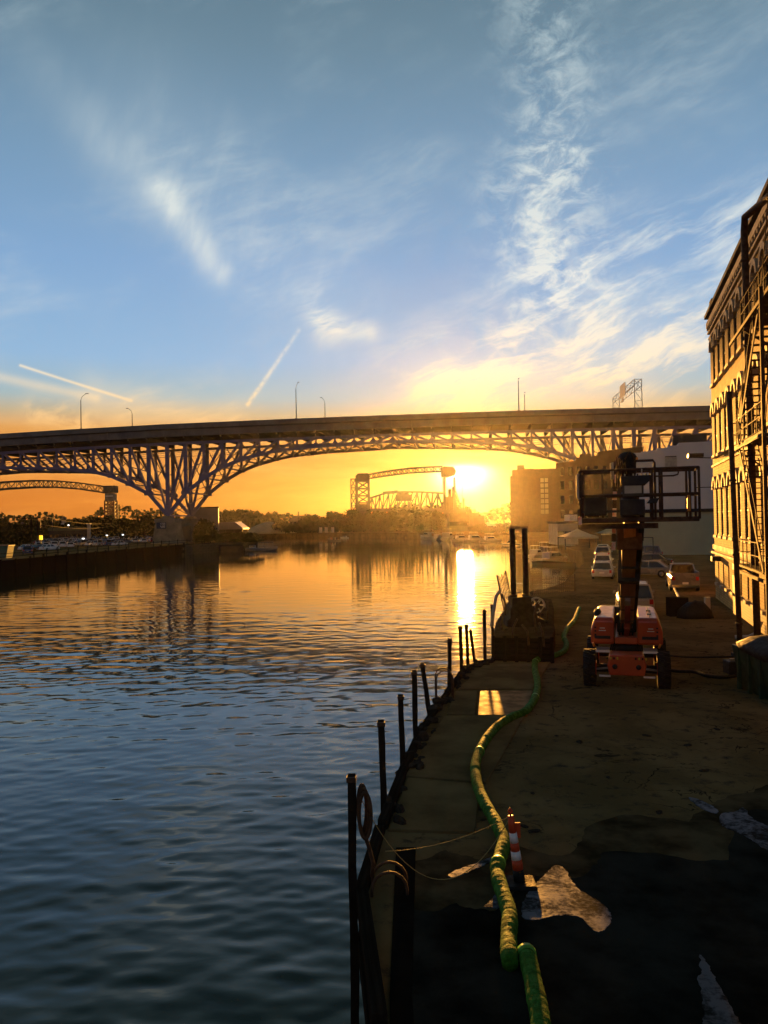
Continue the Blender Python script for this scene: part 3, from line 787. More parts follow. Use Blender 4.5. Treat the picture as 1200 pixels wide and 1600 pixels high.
# piers: a tapered concrete shaft under each truss, with a joining wall
def pier(X, wv=1.0):
    for b in (-2.0, TW - 2.2):
        secs = []
        for z, hw, hd in ((-2, 4.4, 4.0), (3.2, 4.1, 3.7), (3.21, 3.8, 3.4), (9.0, 3.0, 2.9), (9.01, 3.25, 3.1), (10.3, 3.2, 3.05), (10.31, 1.5, 1.5), (11.0, 1.3, 1.3)):
            c = P_(X, b + 2.2, z); secs.append([c + BU * sx * hw + BN * sy * hd for sx, sy in ((-1, -1), (1, -1), (1, 1), (-1, 1))])
        mb = MB(); mb.loft(secs, False); mb.build('concrete_pier', conc, bridge, .08)
    c0 = P_(X, 4, 4.2); c1 = P_(X, TW - 4, 4.2)
    piece('pier_wall', P_(X, 3, 3.4), P_(X, TW - 3, 3.4), 2.4, 8.8, conc_dk, bridge)
for X in (XA, XB, XC): pier(X)
sg = MB().box(P_(XA - .9, -4.05 + .95, 8.15), (2.9, .08, 1.9), None); sg = sg.build('sign_board', mat('sign_blue_grey', (.06, .07, .10), .6), bridge)
def text_mesh(name, s, size, m, parent, loc, rot, ext=.01, align='CENTER', sx=1.0):
    cu = bpy.data.curves.new('tmp', 'FONT'); cu.body = s; cu.size = size; cu.extrude = ext; cu.align_x = align; cu.align_y = 'CENTER'
    o = bpy.data.objects.new('tmp', cu); COL.objects.link(o)
    bpy.context.view_layer.update(); dg = bpy.context.evaluated_depsgraph_get()
    me = bpy.data.meshes.new_from_object(o.evaluated_get(dg)); bpy.data.objects.remove(o)
    me.materials.clear(); me.materials.append(m)
    t = bpy.data.objects.new(name, me); COL.objects.link(t); t.parent = parent; t.location = loc; t.rotation_euler = rot; t.scale = (sx, 1, 1); return t
sc_ = P_(XA - .9, -4.05 + .95, 8.15)
text_mesh('lettering', 'WATER', .75, rf, sg, sc_ + Vector((0, -.06, .5)), (R(90), 0, R(-6)))
text_mesh('lettering', 'TAXI', 1.05, rf, sg, sc_ + Vector((0, -.06, -.35)), (R(90), 0, R(-6)))

# lamp posts on the bridge
def lamp(px, base_y, top_y, back, arm, label, drop=.0):
    b = A(px, base_y, 236 - .11 * ((px - 600) / F * 240)); X = (px - 600) / F * (236 + back)
    for _ in range(4): X = (px - 600) / F * bpt(X, back).y
    p = bpt(X, back, ztop(X) - .3); h = (base_y - top_y) / F * p.y + (.3 if back < 5 else 2.8)
    r = thing('street_lamp', label, 'street lamp', p)
    MB().tube([(0, 0, 0), (0, 0, .5), (0, 0, h * .82)], [.2, .16, .10], 8).build('pole', darkm, r)
    if arm:
        MB().tube([(0, 0, h * .82), (arm * .25, 0, h * .92), (arm * .8, 0, h * .985), (arm, 0, h)], .065, 6).build('arm', darkm, r)
        MB().box((arm * 1.15, 0, h), (abs(arm) * .42 + .3, .3, .16)).build('lamp_head', darkm, r)
    else: MB().box((0, -.5, h * .86), (.3, 1.0, .2)).build('lamp_head', darkm, r); 
    MB().box((0, 0, .2), (.6, .5, .4)).build('base', deckc, r)
lamp(130, 670, 615, -2.9, 1.7, 'leftmost lamp post on the bridge, near parapet, arm pointing right')
lamp(197, 664, 631, TW + 2.5, -1.4, 'lamp post on the far parapet right of the leftmost lamp, arm pointing left')
lamp(467, 655, 598, -2.9, .7, 'tall lamp post on the near parapet above the middle of the arch')
lamp(498.5, 653, 617, TW + 2.5, -1.0, 'shorter lamp post on the far parapet above the middle of the arch')
lamp(815.5, 641, 583, -2.9, 0, 'tall slim lamp post right of the sun glow on the near parapet')
lamp(811, 641, 601, TW + 2.5, 0, 'shorter slim lamp post just left of the tall one, on the far parapet')
# overhead sign gantry across the road
Xg = 74.0
gp = bpt(Xg, -2.5, ztop(Xg) - 1); r = thing('sign_gantry', 'lattice overhead sign gantry standing across the bridge deck', 'sign gantry', gp)
def gq(b, dx, z): return bpt(Xg + dx, b, z + ztop(Xg) - 1) - gp
H = 9.2
for b in (-2.5, TW + 12):
    for dx in (0, -2.0):
        MB().tube([gq(b, dx, 0), gq(b, dx, H)], .11, 6).build('upright', galv, r)
    m_ = MB()
    for k in range(3): m_.beam(gq(b, 0, k * 3), gq(b, -2, k * 3 + 3), .09, .09); m_.beam(gq(b, 0, k * 3 + 3), gq(b, -2, k * 3 + 3), .09, .09)
    m_.build('end_bracing', galv, r)
nb = 9; bs = [-2.5 + (TW + 14.5) * k / nb for k in range(nb + 1)]
for dx in (0, -2.0):
    for z in (H, H - 1.9): piece('gantry_chord', gq(bs[0], dx, z), gq(bs[-1], dx, z), .14, .14, galv, r)
for k in range(nb):
    for dx in (0, -2.0):
        piece('web_bar', gq(bs[k], dx, H if k % 2 else H - 1.9), gq(bs[k + 1], dx, H - 1.9 if k % 2 else H), .09, .09, galv, r)
    piece('cross_bar', gq(bs[k], 0, H), gq(bs[k], -2, H), .08, .08, galv, r)
pts = [gq(9, -2.3, H - 2.6), gq(17.5, -2.3, H - 2.6), gq(17.5, -2.3, H + 1.3), gq(9, -2.3, H + 1.3)]
d = BU * -.1; MB().add(pts + [p + d for p in pts], [(0, 1, 2, 3), (7, 6, 5, 4), (0, 4, 5, 1), (1, 5, 6, 2), (2, 6, 7, 3), (3, 7, 4, 0)]).build('sign_panel', galv, r)
pts = [gq(12, -2.3, H - 4.2), gq(15, -2.3, H - 4.2), gq(15, -2.3, H - 2.8), gq(12, -2.3, H - 2.8)]
MB().add(pts + [p + d for p in pts], [(0, 1, 2, 3), (7, 6, 5, 4), (0, 4, 5, 1), (1, 5, 6, 2), (2, 6, 7, 3), (3, 7, 4, 0)]).build('exit_plate', galv, r)

# ================================================================== LIFT BRIDGES IN THE DISTANCE
def lattice_tower(r, c, w, dpt, z0, z1, n, m, nm='leg', leg=.6, br=.3):
    for sx in (-1, 1):
        for sy in (-1, 1): piece(nm, c + Vector((sx * w / 2, sy * dpt / 2, z0)), c + Vector((sx * w / 2, sy * dpt / 2, z1)), leg, leg, m, r)
    for k in range(n):
        a = z0 + (z1 - z0) * k / n; b = z0 + (z1 - z0) * (k + 1) / n
        for sy in (-1, 1):
            y = sy * dpt / 2
            piece('cross_brace', c + Vector((-w / 2, y, a)), c + Vector((w / 2, y, b)), br, br, m, r)
            piece('cross_brace', c + Vector((w / 2, y, a)), c + Vector((-w / 2, y, b)), br, br, m, r)
            piece('girt', c + Vector((-w / 2, y, b)), c + Vector((w / 2, y, b)), br * 1.2, br * 1.2, m, r)
        for sx in (-1, 1):
            x = sx * w / 2; piece('side_brace', c + Vector((x, -dpt / 2, a)), c + Vector((x, dpt / 2, b)), br, br, m, r)
def wv(px, py, D): return A(px, py, D)
# centre lift bridge
D = 480; s_ = D / F
r = thing('lift_bridge', 'dark vertical lift railway bridge in front of the setting sun', 'bridge', (wv(560, 835, D).x, D, GZ)); O = r.location
def q(px, py, dy=0): p = wv(px, py, D); return Vector((p.x, D + dy, p.z)) - O
zb = 0.0
# left tower
lx = (q(556, 750).x + q(577, 750).x) / 2
lattice_tower(r, Vector((lx, 4, 0)), 7.2, 8, 0, q(566, 752).z, 7, far_steel, leg=1.5, br=.55)
secs = []
hx0, hx1, hz0, hz1 = q(556, 740).x, q(577, 740).x, q(556, 753).z, q(566, 739.5).z
MB().extr([(hx0 - .3, hz0), (hx0 - .3, hz1 - 1.6), (hx0 + 1.2, hz1), (hx1 - .8, hz1), (hx1 + .3, hz1 - 1.8), (hx1 + .3, hz0)], 'y', 0, 8).build('sheave_house', far_steel, r)
MB().box((lx, 4, q(566, 805).z), (8.2, 7, q(566, 787).z - q(566, 822).z)).build('counterweight', far_steel, r)
bx = q(548.5, 750).x
lattice_tower(r, Vector(((bx + q(556, 750).x) / 2 - .3, 4, 0)), q(556, 750).x - bx, 7, 0, q(550, 748).z, 6, far_steel, 'back_leg', .5, .35)
# right tower
rx0, rx1 = q(693.5, 750).x, q(711, 750).x; rx = (rx0 + rx1) / 2 + .4
for x_, zt_, w_ in ((rx0 + .5, q(693, 746).z, 1.5), (q(709.5, 750).x, q(709, 760).z, 2.4), (q(703, 750).x, q(703, 764).z, 1.5)):
    for yy in (0.4, 7.4): piece('leg', (x_, yy, 0), (x_, yy, zt_), 1.4, w_, far_steel, r)
for yy in (.4, 7.4): piece('leg', (q(711.5, 760).x, yy, 0), (q(711, 760).x, yy, q(710, 745).z), .7, .7, far_steel, r)
MB().extr([(q(690.5, 738).x, q(690, 745).z), (q(690, 738).x, q(690, 731).z), (q(694, 738).x, q(694, 728.5).z), (q(709, 738).x, q(709, 729.5).z), (q(713, 738).x, q(713, 736).z), (q(711, 738).x, q(711, 742).z), (q(700, 738).x, q(700, 745).z)], 'y', 0, 8).build('sheave_house', far_steel, r)
MB().box((q(706, 800).x, 4, q(700, 800).z), (6.2, 7, q(700, 774).z - q(700, 822).z)).build('counterweight', far_steel, r)
sp0, sp1 = q(712, 800).x, q(725.5, 800).x
for yy in (.5, 7.5):
    for k in range(4):
        z0_, z1_ = q(712, 808).z + k * 4.2, q(712, 808).z + (k + 1) * 4.2; sh = (sp1 - sp0) * .25 * k * 0
        xo = sp0 + (sp1 - sp0) * (k / 4); xi = sp0 + (sp1 - sp0) * ((k + 1) / 4)
        piece('back_stay', (sp1 - (sp1 - sp0) * k / 4, yy, z0_ - 0), (sp1 - (sp1 - sp0) * (k + 1) / 4, yy, z1_), .5, .5, far_steel, r)
        piece('stay_brace', (sp0, yy, z0_), (sp1 - (sp1 - sp0) * k / 4, yy, z0_), .3, .3, far_steel, r)
        piece('stay_brace', (sp0, yy, z1_), (sp1 - (sp1 - sp0) * k / 4, yy, z0_), .3, .3, far_steel, r)
    piece('back_leg', (sp1, yy, 0), (sp1, yy, q(726, 778).z), .6, .6, far_steel, r)
piece('mast', (q(724, 770).x, 4, q(724, 780).z), (q(724, 770).x, 4, q(724, 757).z), .25, .25, far_steel, r)
# top lattice between tower heads
def chordtruss(r, T, Bt, n, y, m, ct, cb, wb, xstyle=True, nm='lattice_bar'):
    def at(L, f):
        k = f * (len(L) - 1); i = min(int(k), len(L) - 2); return L[i].lerp(L[i + 1], k - i)
    dy = Vector((0, y, 0))
    for i in range(n):
        a, b = i / n, (i + 1) / n
        piece('top_chord', at(T, a) + dy, at(T, b) + dy, ct, ct, m, r); piece('bottom_chord', at(Bt, a) + dy, at(Bt, b) + dy, cb, cb, m, r)
        if i % 2: piece(nm, at(T, a) + dy, at(Bt, b) + dy, wb, wb, m, r)
        else: piece(nm, at(Bt, a) + dy, at(T, b) + dy, wb, wb, m, r)
        if xstyle:
            if i % 2: piece(nm, at(Bt, a) + dy, at(T, b) + dy, wb, wb, m, r)
            else: piece(nm, at(T, a) + dy, at(Bt, b) + dy, wb, wb, m, r)
        if not xstyle or i % 2 == 0: piece('vertical', at(Bt, a) + dy, at(T, a) + dy, wb, wb, m, r)
for y in (1, 7):
    chordtruss(r, [q(576, 741), q(605, 735.5), q(640, 731), q(692, 728)], [q(576, 747.5), q(605, 743), q(640, 738.5), q(692, 736)], 22, y, far_steel, .55, .6, .28)
for y in (0.2, 7.8):
    chordtruss(r, [q(575, 779), q(600, 771), q(630, 768), q(660, 768.5), q(693, 770.5)], [q(575, 796), q(620, 795.5), q(693, 795)], 16, y, far_steel, .95, 1.1, .62, False)
for k in range(14):
    a = q(578 + k * 8, 790); piece('sub_diagonal', a, q(582 + k * 8, 797), .3, .3, far_steel, r)
MB().box((q(631, 777).x, -1, q(631, 778).z), (10, 3.2, 4.0)).build('machinery_cabin', far_steel, r)
MB().box((q(631, 777).x, -1, q(631, 773.5).z), (6, 2.6, 2.4)).build('cabin_roof', roofm, r)
piece('walkway', q(598, 769.5, 2), q(622, 767, 2), 1.0, 1.2, far_steel, r)
for yy in (0, 8): piece('track_girder', q(573, 797.5, yy), q(735, 799, yy), 1.0, 1.4, far_steel, r)

# left lift bridge
D = 420
r = thing('lift_bridge', 'left hand vertical lift bridge with a long arched lattice span beyond the car park', 'bridge', (wv(170, 838, D).x, D, GZ)); O = r.location
redst = mat('red_oxide_steel', (.11, .03, .02), .7, 0, .3, .4)
tx = (q(163.5, 800).x + q(178, 800).x) / 2; tw = q(178, 800).x - q(163.5, 800).x
lattice_tower(r, Vector((tx, 3, 0)), tw, 5, 0, q(170, 782).z, 10, redst, leg=.75, br=.32)
MB().box((tx - .1, 3, (q(170, 758.8).z + q(170, 770).z) / 2), (tw + 1.2, 6, q(170, 758.8).z - q(170, 770).z)).build('sheave_house', conc_dk, r, .15)
MB().box((tx - .1, 3, (q(170, 770).z + q(170, 782).z) / 2 - .2), (tw - .4, 5.4, q(170, 770.8).z - q(170, 782.5).z)).build('counterweight', conc, r)
MB().box((tx, .2, q(170, 775).z), (tw * .8, .3, .5)).build('ladder_stage', whitep, r)
Tn = [q(-200, 800), q(-130, 779), q(-60, 761), q(0, 753), q(50, 750.5), (q(84, 751)), q(120, 754), q(163, 760)]
Bn = [q(-200, 811), q(-130, 790), q(-60, 772), q(0, 764), q(50, 761), (q(84, 761)), q(120, 763.5), q(163, 770)]
for y in (.5, 5.5): chordtruss(r, Tn, Bn, 34, y, far_steel, .62, .75, .3, False, 'diagonal')
lt2 = q(-200, 800).x
lattice_tower(r, Vector((lt2, 3, 0)), tw, 5, 0, q(-200, 800).z, 8, redst, leg=.75, br=.32)

# elevated red track far left
D = 400
r = thing('elevated_track', 'low red steel trestle carrying a track on the far left', 'trestle', (wv(0, 838, D).x, D, GZ)); O = r.location
for a, b in (((-40, 822), (0, 821)), ((0, 821), (40, 818)), ((40, 818), (95, 817))): piece('girder', q(*a), q(*b), .8, 1.0, redst, r)
for x in (-25, 3, 27, 45, 66, 90): piece('trestle_leg', q(x, 838), q(x, 820), .5, .6, redst, r); piece('knee_brace', q(x, 826), q(x + 7, 819.5), .3, .3, redst, r)

# ================================================================== TREES
def crown_mesh(seed, n=1700, lob=22, size=.085, m=leaf):
    rg = random.Random(seed); L = []
    for i in range(lob):
        a = rg.uniform(0, 6.28); h = rg.uniform(-.62, .72); rr = math.sqrt(max(0, 1 - (h / .85) ** 2)) * rg.uniform(.25, .78)
        L.append((Vector((rr * math.cos(a), rr * math.sin(a), h)), rg.uniform(.26, .46)))
    mb = MB()
    for i in range(n):
        c, rad = rg.choice(L); d = Vector((rg.gauss(0, 1), rg.gauss(0, 1), rg.gauss(0, 1))).normalized()
        p = c + d * rad * (rg.random() ** .35); s = size * rg.uniform(.55, 1.5)
        a = Vector((rg.gauss(0, 1), rg.gauss(0, 1), rg.gauss(0, 1))).normalized(); b = a.orthogonal().normalized(); a2 = a.cross(b)
        mb.add([p + b * s, p + a2 * s * .8, p - b * s * .9, p - a2 * s * .7 + a * s * .3], [(0, 1, 2, 3)])
    me = bpy.data.meshes.new('crown'); me.from_pydata(mb.v, [], mb.f); me.materials.append(m); return me
crowns = [crown_mesh(s, m=(leaf if s % 2 else leaf2)) for s in range(6)]
def trunk_mesh(seed):
    rg = random.Random(seed); mb = MB(); mb.tube([(0, 0, 0), (.01, 0, .3), (rg.uniform(-.03, .03), .01, .75)], [.05, .035, .015], 7)
    for k in range(5):
        a = rg.uniform(0, 6.28); z = rg.uniform(.25, .55); mb.tube([(0, 0, z), (.14 * math.cos(a), .14 * math.sin(a), z + .16), (.26 * math.cos(a), .26 * math.sin(a), z + .36)], [.02, .013, .006], 5)
    return mb.mesh('trunk', bark)
trunks = [trunk_mesh(s) for s in range(3)]
tc_ = [0]
def tree(x, y, h, w, label, group=None, seed=None, low=.12, z=GZ):
    k = tc_[0] if seed is None else seed; tc_[0] += 1
    r = thing('leafy_tree', label, 'tree', (x, y, z), random.uniform(0, 6.28), group)
    c = bpy.data.objects.new('crown', crowns[k % 6]); COL.objects.link(c); c.parent = r
    ch = h * (1 - low) / 2; c.location = (0, 0, h - ch * .98); c.scale = (w / 1.8, w / 1.8, ch * 1.02)
    t = bpy.data.objects.new('trunk', trunks[k % 3]); COL.objects.link(t); t.parent = r; t.scale = (h * .9, h * .9, h)
    return r
def tree_px(px, ytop, ybase_unused, D, wpx, label, group=None, low=.1):
    p = A(px, ytop, D); tree(p.x, D, p.z - GZ, wpx / F * D, label, group, low=low)
rg = random.Random(11)
# far centre tree line, in front of the lift bridge
for px, yt, w in ((440, 813, 22), (484, 803, 26), (508, 808, 20), (522, 800, 26), (538, 806, 22), (552, 797, 24), (568, 803, 26), (586, 797, 30), (604, 800, 26), (620, 793, 28), (640, 791, 34), (658, 796, 26), (674, 799, 30), (690, 803, 24), (496, 815, 26), (470, 816, 20), (710, 806, 24), (728, 808, 20)):
    tree_px(px, yt, 0, 452 + rg.uniform(-8, 8), w * 1.35, 'broad dark tree in the row on the far bank below the lift bridge', 'trees on the far bank below the lift bridge', low=.02)
for px in range(445, 700, 11):
    tree_px(px + rg.uniform(-3, 3), 818 + rg.uniform(-3, 4), 0, 448 + rg.uniform(-4, 4), 19, 'low bushy tree at the waterline of the far bank', 'low trees along the far waterline', low=.0)
tree_px(424, 801, 0, 520, 27, 'lone round tree standing clear at the right foot of the wooded hill', low=.12)
# wooded hill
for i in range(26):
    px = 338 + i * 3.2 + rg.uniform(-3, 3); top = 797 + abs(px - 372) * .10 + (max(0, px - 400) * .5) + rg.uniform(-1.5, 3)
    tree_px(px, top, 0, 560 + rg.uniform(-15, 15), 21, 'tree crown on the wooded hill behind the sand pile', 'trees on the wooded hill', low=0)
# left bank trees
for px, yt, D, w in ((150, 809, 330, 34), (172, 807, 322, 40), (188, 812, 318, 26), (118, 812, 350, 30), (100, 818, 345, 26), (70, 820, 350, 28), (36, 819, 260, 26), (30, 826, 240, 34), (8, 832, 215, 34), (225, 806, 300, 30), (208, 811, 300, 22), (245, 808, 310, 24), (128, 818, 330, 34), (85, 824, 340, 30), (52, 828, 300, 26)):
    tree_px(px, yt, 0, D, w * 1.5, f'dark bushy tree at the back of the riverside car park', 'trees round the riverside car park', low=.02)
for px, yt, D, w, lb in ((318, 812, 262, 28, 'large dark tree between the bridge pier and the grey warehouse'), (328, 816, 258, 24, 'second dark tree in front of the right end of the grey warehouse'), (310, 820, 250, 18, 'small dark tree right against the bridge pier')):
    tree_px(px, yt, 0, D, w, lb, low=0)
# hedge on the promontory
for px, yt, D in ((312, 838, 240), (326, 836, 242), (340, 834, 243), (352, 833, 244), (364, 832, 245), (376, 831, 245), (388, 832, 245), (398, 833, 246), (406, 838, 246), (346, 842, 238), (366, 842, 238), (384, 842, 239), (398, 844, 240)):
    tree_px(px, yt, 0, D, 19, 'rounded dark shrub of the hedge on the river promontory', 'shrubs on the promontory behind the tour boat', low=0)
for i in range(34):
    px = -40 + i * 8.6; tree_px(px + rg.uniform(-3, 3), 816 + rg.uniform(-5, 5), 0, 365 + rg.uniform(-18, 18), 36, 'dark tree in the long row behind the left riverside buildings', 'trees in the row behind the left riverside buildings', low=0)
# right bank
for px, yt, D, w in ((752, 818, 330, 22), (766, 822, 325, 22), (780, 820, 330, 22), (792, 817, 335, 20), (740, 822, 345, 20)):
    tree_px(px, yt, 0, D, w, 'dark bushy tree by the right bank marina', 'trees by the marina', low=0)

# far woods closing the horizon
wm = MB(); rg2 = random.Random(3)
for i in range(9000):
    a = rg2.uniform(-.75, .75); D = rg2.uniform(640, 760); h = 9 + 7 * math.sin(a * 13) + 5 * math.sin(a * 37) + 3 * math.sin(a * 90)
    p = Vector((D * math.tan(a), D, GZ + max(6, h + 4) * rg2.random() ** .6)); s = rg2.uniform(1.0, 2.2)
    n_ = Vector((rg2.gauss(0, 1), rg2.gauss(0, 1), rg2.gauss(0, 1))).normalized(); b = n_.orthogonal().normalized(); c = n_.cross(b)
    wm.add([p + b * s, p + c * s, p - b * s, p - c * s], [(0, 1, 2, 3)])
tag(wm.build('far_woods', leaf), 'dim line of distant woods along the horizon', 'woods', kind='stuff')

# ================================================================== LEFT BANK BUILDINGS AND THINGS
def block(name, label, cat, x0, x1, ytop, ybase, D, depth, m, roof=None, z0=GZ, wins=None, rooftop=.5):
    a = A(x0, ytop, D); b = A(x1, ytop, D); h = (a.z + b.z) / 2 - z0
    r = thing(name, label, cat, ((a.x + b.x) / 2, D + depth / 2, z0)); w = abs(b.x - a.x)
    MB().box((0, 0, h / 2), (w, depth, h)).build('wall', m, r)
    MB().box((0, 0, h + rooftop / 2), (w + .5, depth + .5, rooftop)).build('roof', roof or roofm, r)
    if wins:
        cols, rows, ww, wh = wins
        for i in range(cols):
            for j in range(rows):
                x = -w / 2 + w * (i + .5) / cols; z = h * (j + .6) / (rows + .25)
                f = MB().box((x, -depth / 2 - .03, z), (ww + .2, .12, wh + .2)).build('window', darkm, r)
                MB().box((x, -depth / 2 - .10, z), (ww, .04, wh)).build('pane', glassm, f)
    return r, w, h
bluegrey = mat('blue_grey_cladding', (.17, .18, .20), .7, 0, .2, .3)
block('warehouse', 'large grey flat roofed warehouse behind the left bridge pier', 'building', 296, 337, 794, 845, 290, 9, bluegrey, wins=(2, 1, 1.6, 1.2))[0].rotation_euler = (0, 0, R(10.5))
r = thing('open_shed', 'low shed with a pale pitched metal roof right of the warehouse', 'shed', A(351, 838, 300)); O = r.location; O.z = GZ; r.location.z = GZ
w = 7.0; MB().extr([(-w, 4.0), (-w * .55, 6.4), (w * .55, 6.4), (w, 4.0), (w, 3.6), (-w, 3.6)], 'y', 0, 14).build('roof', mat('pale_metal_roof', (.25, .24, .26), .5, .2, .2, .4), r)
for x in (-6.5, -3.2, 0, 3.2, 6.5): piece('column', (x, .3, 0), (x, .3, 3.7), .35, .35, darkm, r)
MB().box((0, 13, 1.9), (13, .4, 3.7)).build('wall', roofm, r)
lit = mat('warm_lamp', (1, .62, .2), .5, emit=5)
block('small_house', 'small cream house with two chimneys above the open shed', 'house', 362, 372, 816, 838, 420, 9, cream)
for i, (px, lab) in enumerate(((364, 'left'), (370, 'right'))):
    pass
# sand pile
c = A(407, 815, 430); mb = MB(); n = 40; rg = random.Random(4); secs = []
for rr, z in ((17.5, 0), (14.5, 1.9), (10.5, 4.4), (6.4, 6.9), (3.6, 8.3), (1.6, 8.9), (.2, 9.1)):
    secs.append([(rr * 1.0 * math.cos(k * 2 * math.pi / n) * (1 + .03 * rg.random()), rr * .8 * math.sin(k * 2 * math.pi / n) * (1 + .05 * rg.random()), z + rg.uniform(-.12, .12)) for k in range(n)])
hgt = c.z - GZ; secs = [[(x, y, z * hgt / 9.1) for x, y, z in s] for s in secs]
mb.loft(secs); o = mb.build('sand_pile', sandm); o.location = (c.x, 462, GZ); tag(o, 'big pale conical pile of sand on the far left bank', 'sand pile')
block('brick_house', 'dark two level brick building with a chimney left of the lone round tree line', 'building', 452, 470, 811, 838, 480, 10, roofm, wins=(3, 2, 1.0, 1.4))
r, w, h = block('brick_house', 'taller dark flat roofed brick building with a chimney on the far bank', 'building', 452 + 6, 476, 807, 838, 490, 10, roofm, wins=(2, 2, 1.0, 1.4))
MB().box((-w * .1, 0, h + 1.6), (1.0, 1.0, 3)).build('chimney', rustm, r)
for px in (502.5, 511, 521):
    p = A(px, 834, 446); r = thing('boathouse_door', 'pale upright bay door catching light at the far waterline', 'door', (p.x, 440, GZ), 0, 'pale bay doors at the far waterline')
    MB().box((0, 0, 1.6), (1.6, .3, 3.0)).build('door_leaf', cream, r); MB().box((0, -.05, 3.3), (2, .4, .3)).build('lintel', darkm, r)
# far left town bits
r = thing('cupola_tower', 'small white tower with a dark dome rising from the trees on the left', 'tower', A(100, 838, 360)); r.location.z = GZ; O = r.location
zz = A(100, 806, 360).z - GZ
MB().tube([(0, 0, 0), (0, 0, zz - 3.4)], [1.6, 1.3], 8, smooth=False).build('shaft', whitep, r); MB().tube([(0, 0, zz - 3.4), (0, 0, zz - 2.0)], 1.0, 8, smooth=False).build('lantern', cream, r)
MB().tube([(0, 0, zz - 2.0), (0, 0, zz - 1.2), (0, 0, zz - .5), (0, 0, zz)], [1.4, 1.25, .7, .06], 12).build('dome', roofm, r)
r2 = copy_tree(r, loc=(A(35, 838, 330).x, 330, GZ - 2.6), label='lower domed tower near the left edge of the picture')
block('riverside_hall', 'long low dark hall with pale roof behind the parked cars', 'building', 76, 136, 829, 846, 318, 14, roofm, mat('olive_roof', (.13, .14, .08), .8), wins=(7, 1, 1.4, 1.4), rooftop=1.2)
r = thing('cream_column', 'slim cream standing column at the edge of the big dark tree', 'column', A(139, 842, 300)); r.location.z = GZ
MB().box((0, 0, 3.2), (1.0, 1.0, 6.4)).build('shaft', cream, r); MB().box((0, 0, 6.6), (1.4, 1.4, .5)).build('capital', cream, r); MB().box((0, 0, .3), (1.6, 1.6, .6)).build('base', cream, r)
r = thing('utility_pole', 'twin crossarm utility pole standing behind the left car park', 'utility pole', A(54, 845, 230)); r.location.z = GZ; hh = A(54, 808, 230).z - GZ
for x in (-.9, .9): MB().tube([(x, 0, 0), (x * .98, 0, hh)], [.2, .14], 7).build('pole', wood, r)
for z, l in ((hh - .3, 7.5), (hh - 2.6, 6)): piece('crossarm', (-l / 2 - .3, 0, z), (l / 2 - .3, 0, z), .2, .22, wood, r)
for i in range(6): MB().tube([(-3.6 + i * 1.35, 0, hh - .1), (-3.6 + i * 1.35, 0, hh + .3)], .09, 6).build('insulator', darkm, r)
up_ = r.location.copy()
for k, dz in enumerate((.1, -2.4)):
    rope(up_ + Vector((3.4, 0, hh + dz)), A(190, 815 + 3 * k, 330), 1.5, ['upper', 'lower'][k] + ' overhead cable from the twin utility pole towards the trees', .03)
r = thing('lit_sign', 'small glowing yellow sign box on a post by the car park', 'sign', A(64, 846, 205)); r.location.z = GZ; O = r.location
zz = A(64, 840, 205).z - GZ; MB().tube([(0, 0, 0), (0, 0, zz)], .1, 6).build('post', darkm, r)
MB().box((0, 0, zz), (.75, .3, 1.15)).build('light_box', mat('sign_glow', (1, .42, .02), .5, emit=.6), r)
for px, py, D in ((107, 821, 330), (167, 837, 290), (192, 836, 280), (130, 850 - 8, 240)):
    p = A(px, py, D); r = thing('car_park_lamp', 'small lit white lamp on a thin pole round the car park', 'lamp', (p.x, D, GZ), 0, 'lit lamps round the car park')
    MB().tube([(0, 0, 0), (0, 0, p.z - GZ)], .07, 5).build('pole', darkm, r); MB().box((0, 0, p.z - GZ + .1), (.5, .4, .25)).build('lamp_head', mat('cool_lamp', (.8, .85, .9), .5, emit=1.5), r)
for px, py in ((63, 813), (82, 811.5), (41, 818)):
    p = A(px, py, 300); r = thing('street_lamp', 'slim unlit street lamp on the elevated road at far left', 'street lamp', (p.x, 300, GZ), 0, 'slim lamps at far left')
    MB().tube([(0, 0, 0), (0, 0, p.z - GZ)], .10, 5).build('pole', darkm, r); MB().box((-.6, 0, p.z - GZ), (1.5, .3, .14)).build('lamp_head', darkm, r)
# left wharf: wall, piles
woodd = mat('tarred_timber', (.009, .008, .007), .95, 0, .5, 1.5, spec=.02)
wharf = thing('left_wharf', 'long dark timber wharf wall with short piles along the left bank', 'wharf', (-62, 126, 0))
lw = [Vector((x, y, 0)) for x, y in left_near[::-1]][1:] 
for a, b in zip(lw, lw[1:]):
    piece('wharf_wall', a + Vector((.06, 0, 1.0)) - wharf.location, b + Vector((.06, 0, 1.0)) - wharf.location, .3, 3.6, woodd, wharf)
    piece('coping', a + Vector((.0, 0, GZ + .12)) - wharf.location, b + Vector((.0, 0, GZ + .12)) - wharf.location, .7, .22, woodd, wharf)
for a, b in zip(lw, lw[1:]):
    n = max(1, int((b - a).length / 4.2))
    for k in range(n):
        if a.y < 60: continue
        p = a.lerp(b, (k + .5) / n); o = MB
        t = random.uniform(-.2, .3)
        piece('wharf_pile', p + Vector((.5, 0, -1)) - wharf.location, p + Vector((.5, 0, GZ + .5 + t)) - wharf.location, .28, .28, woodd, wharf)
        if p.y > 140: piece('fence_post', p + Vector((-1.2, 0, GZ)) - wharf.location, p + Vector((-1.2, 0, GZ + 1.5 + t)) - wharf.location, .16, .16, woodd, wharf)
for a, b in zip(lw, lw[1:]):
    if a.y > 120:
        for z in (.7, 1.25): piece('fence_rail', a + Vector((-1.2, 0, GZ + z)) - wharf.location, b + Vector((-1.2, 0, GZ + z)) - wharf.location, .08, .1, woodd, wharf)
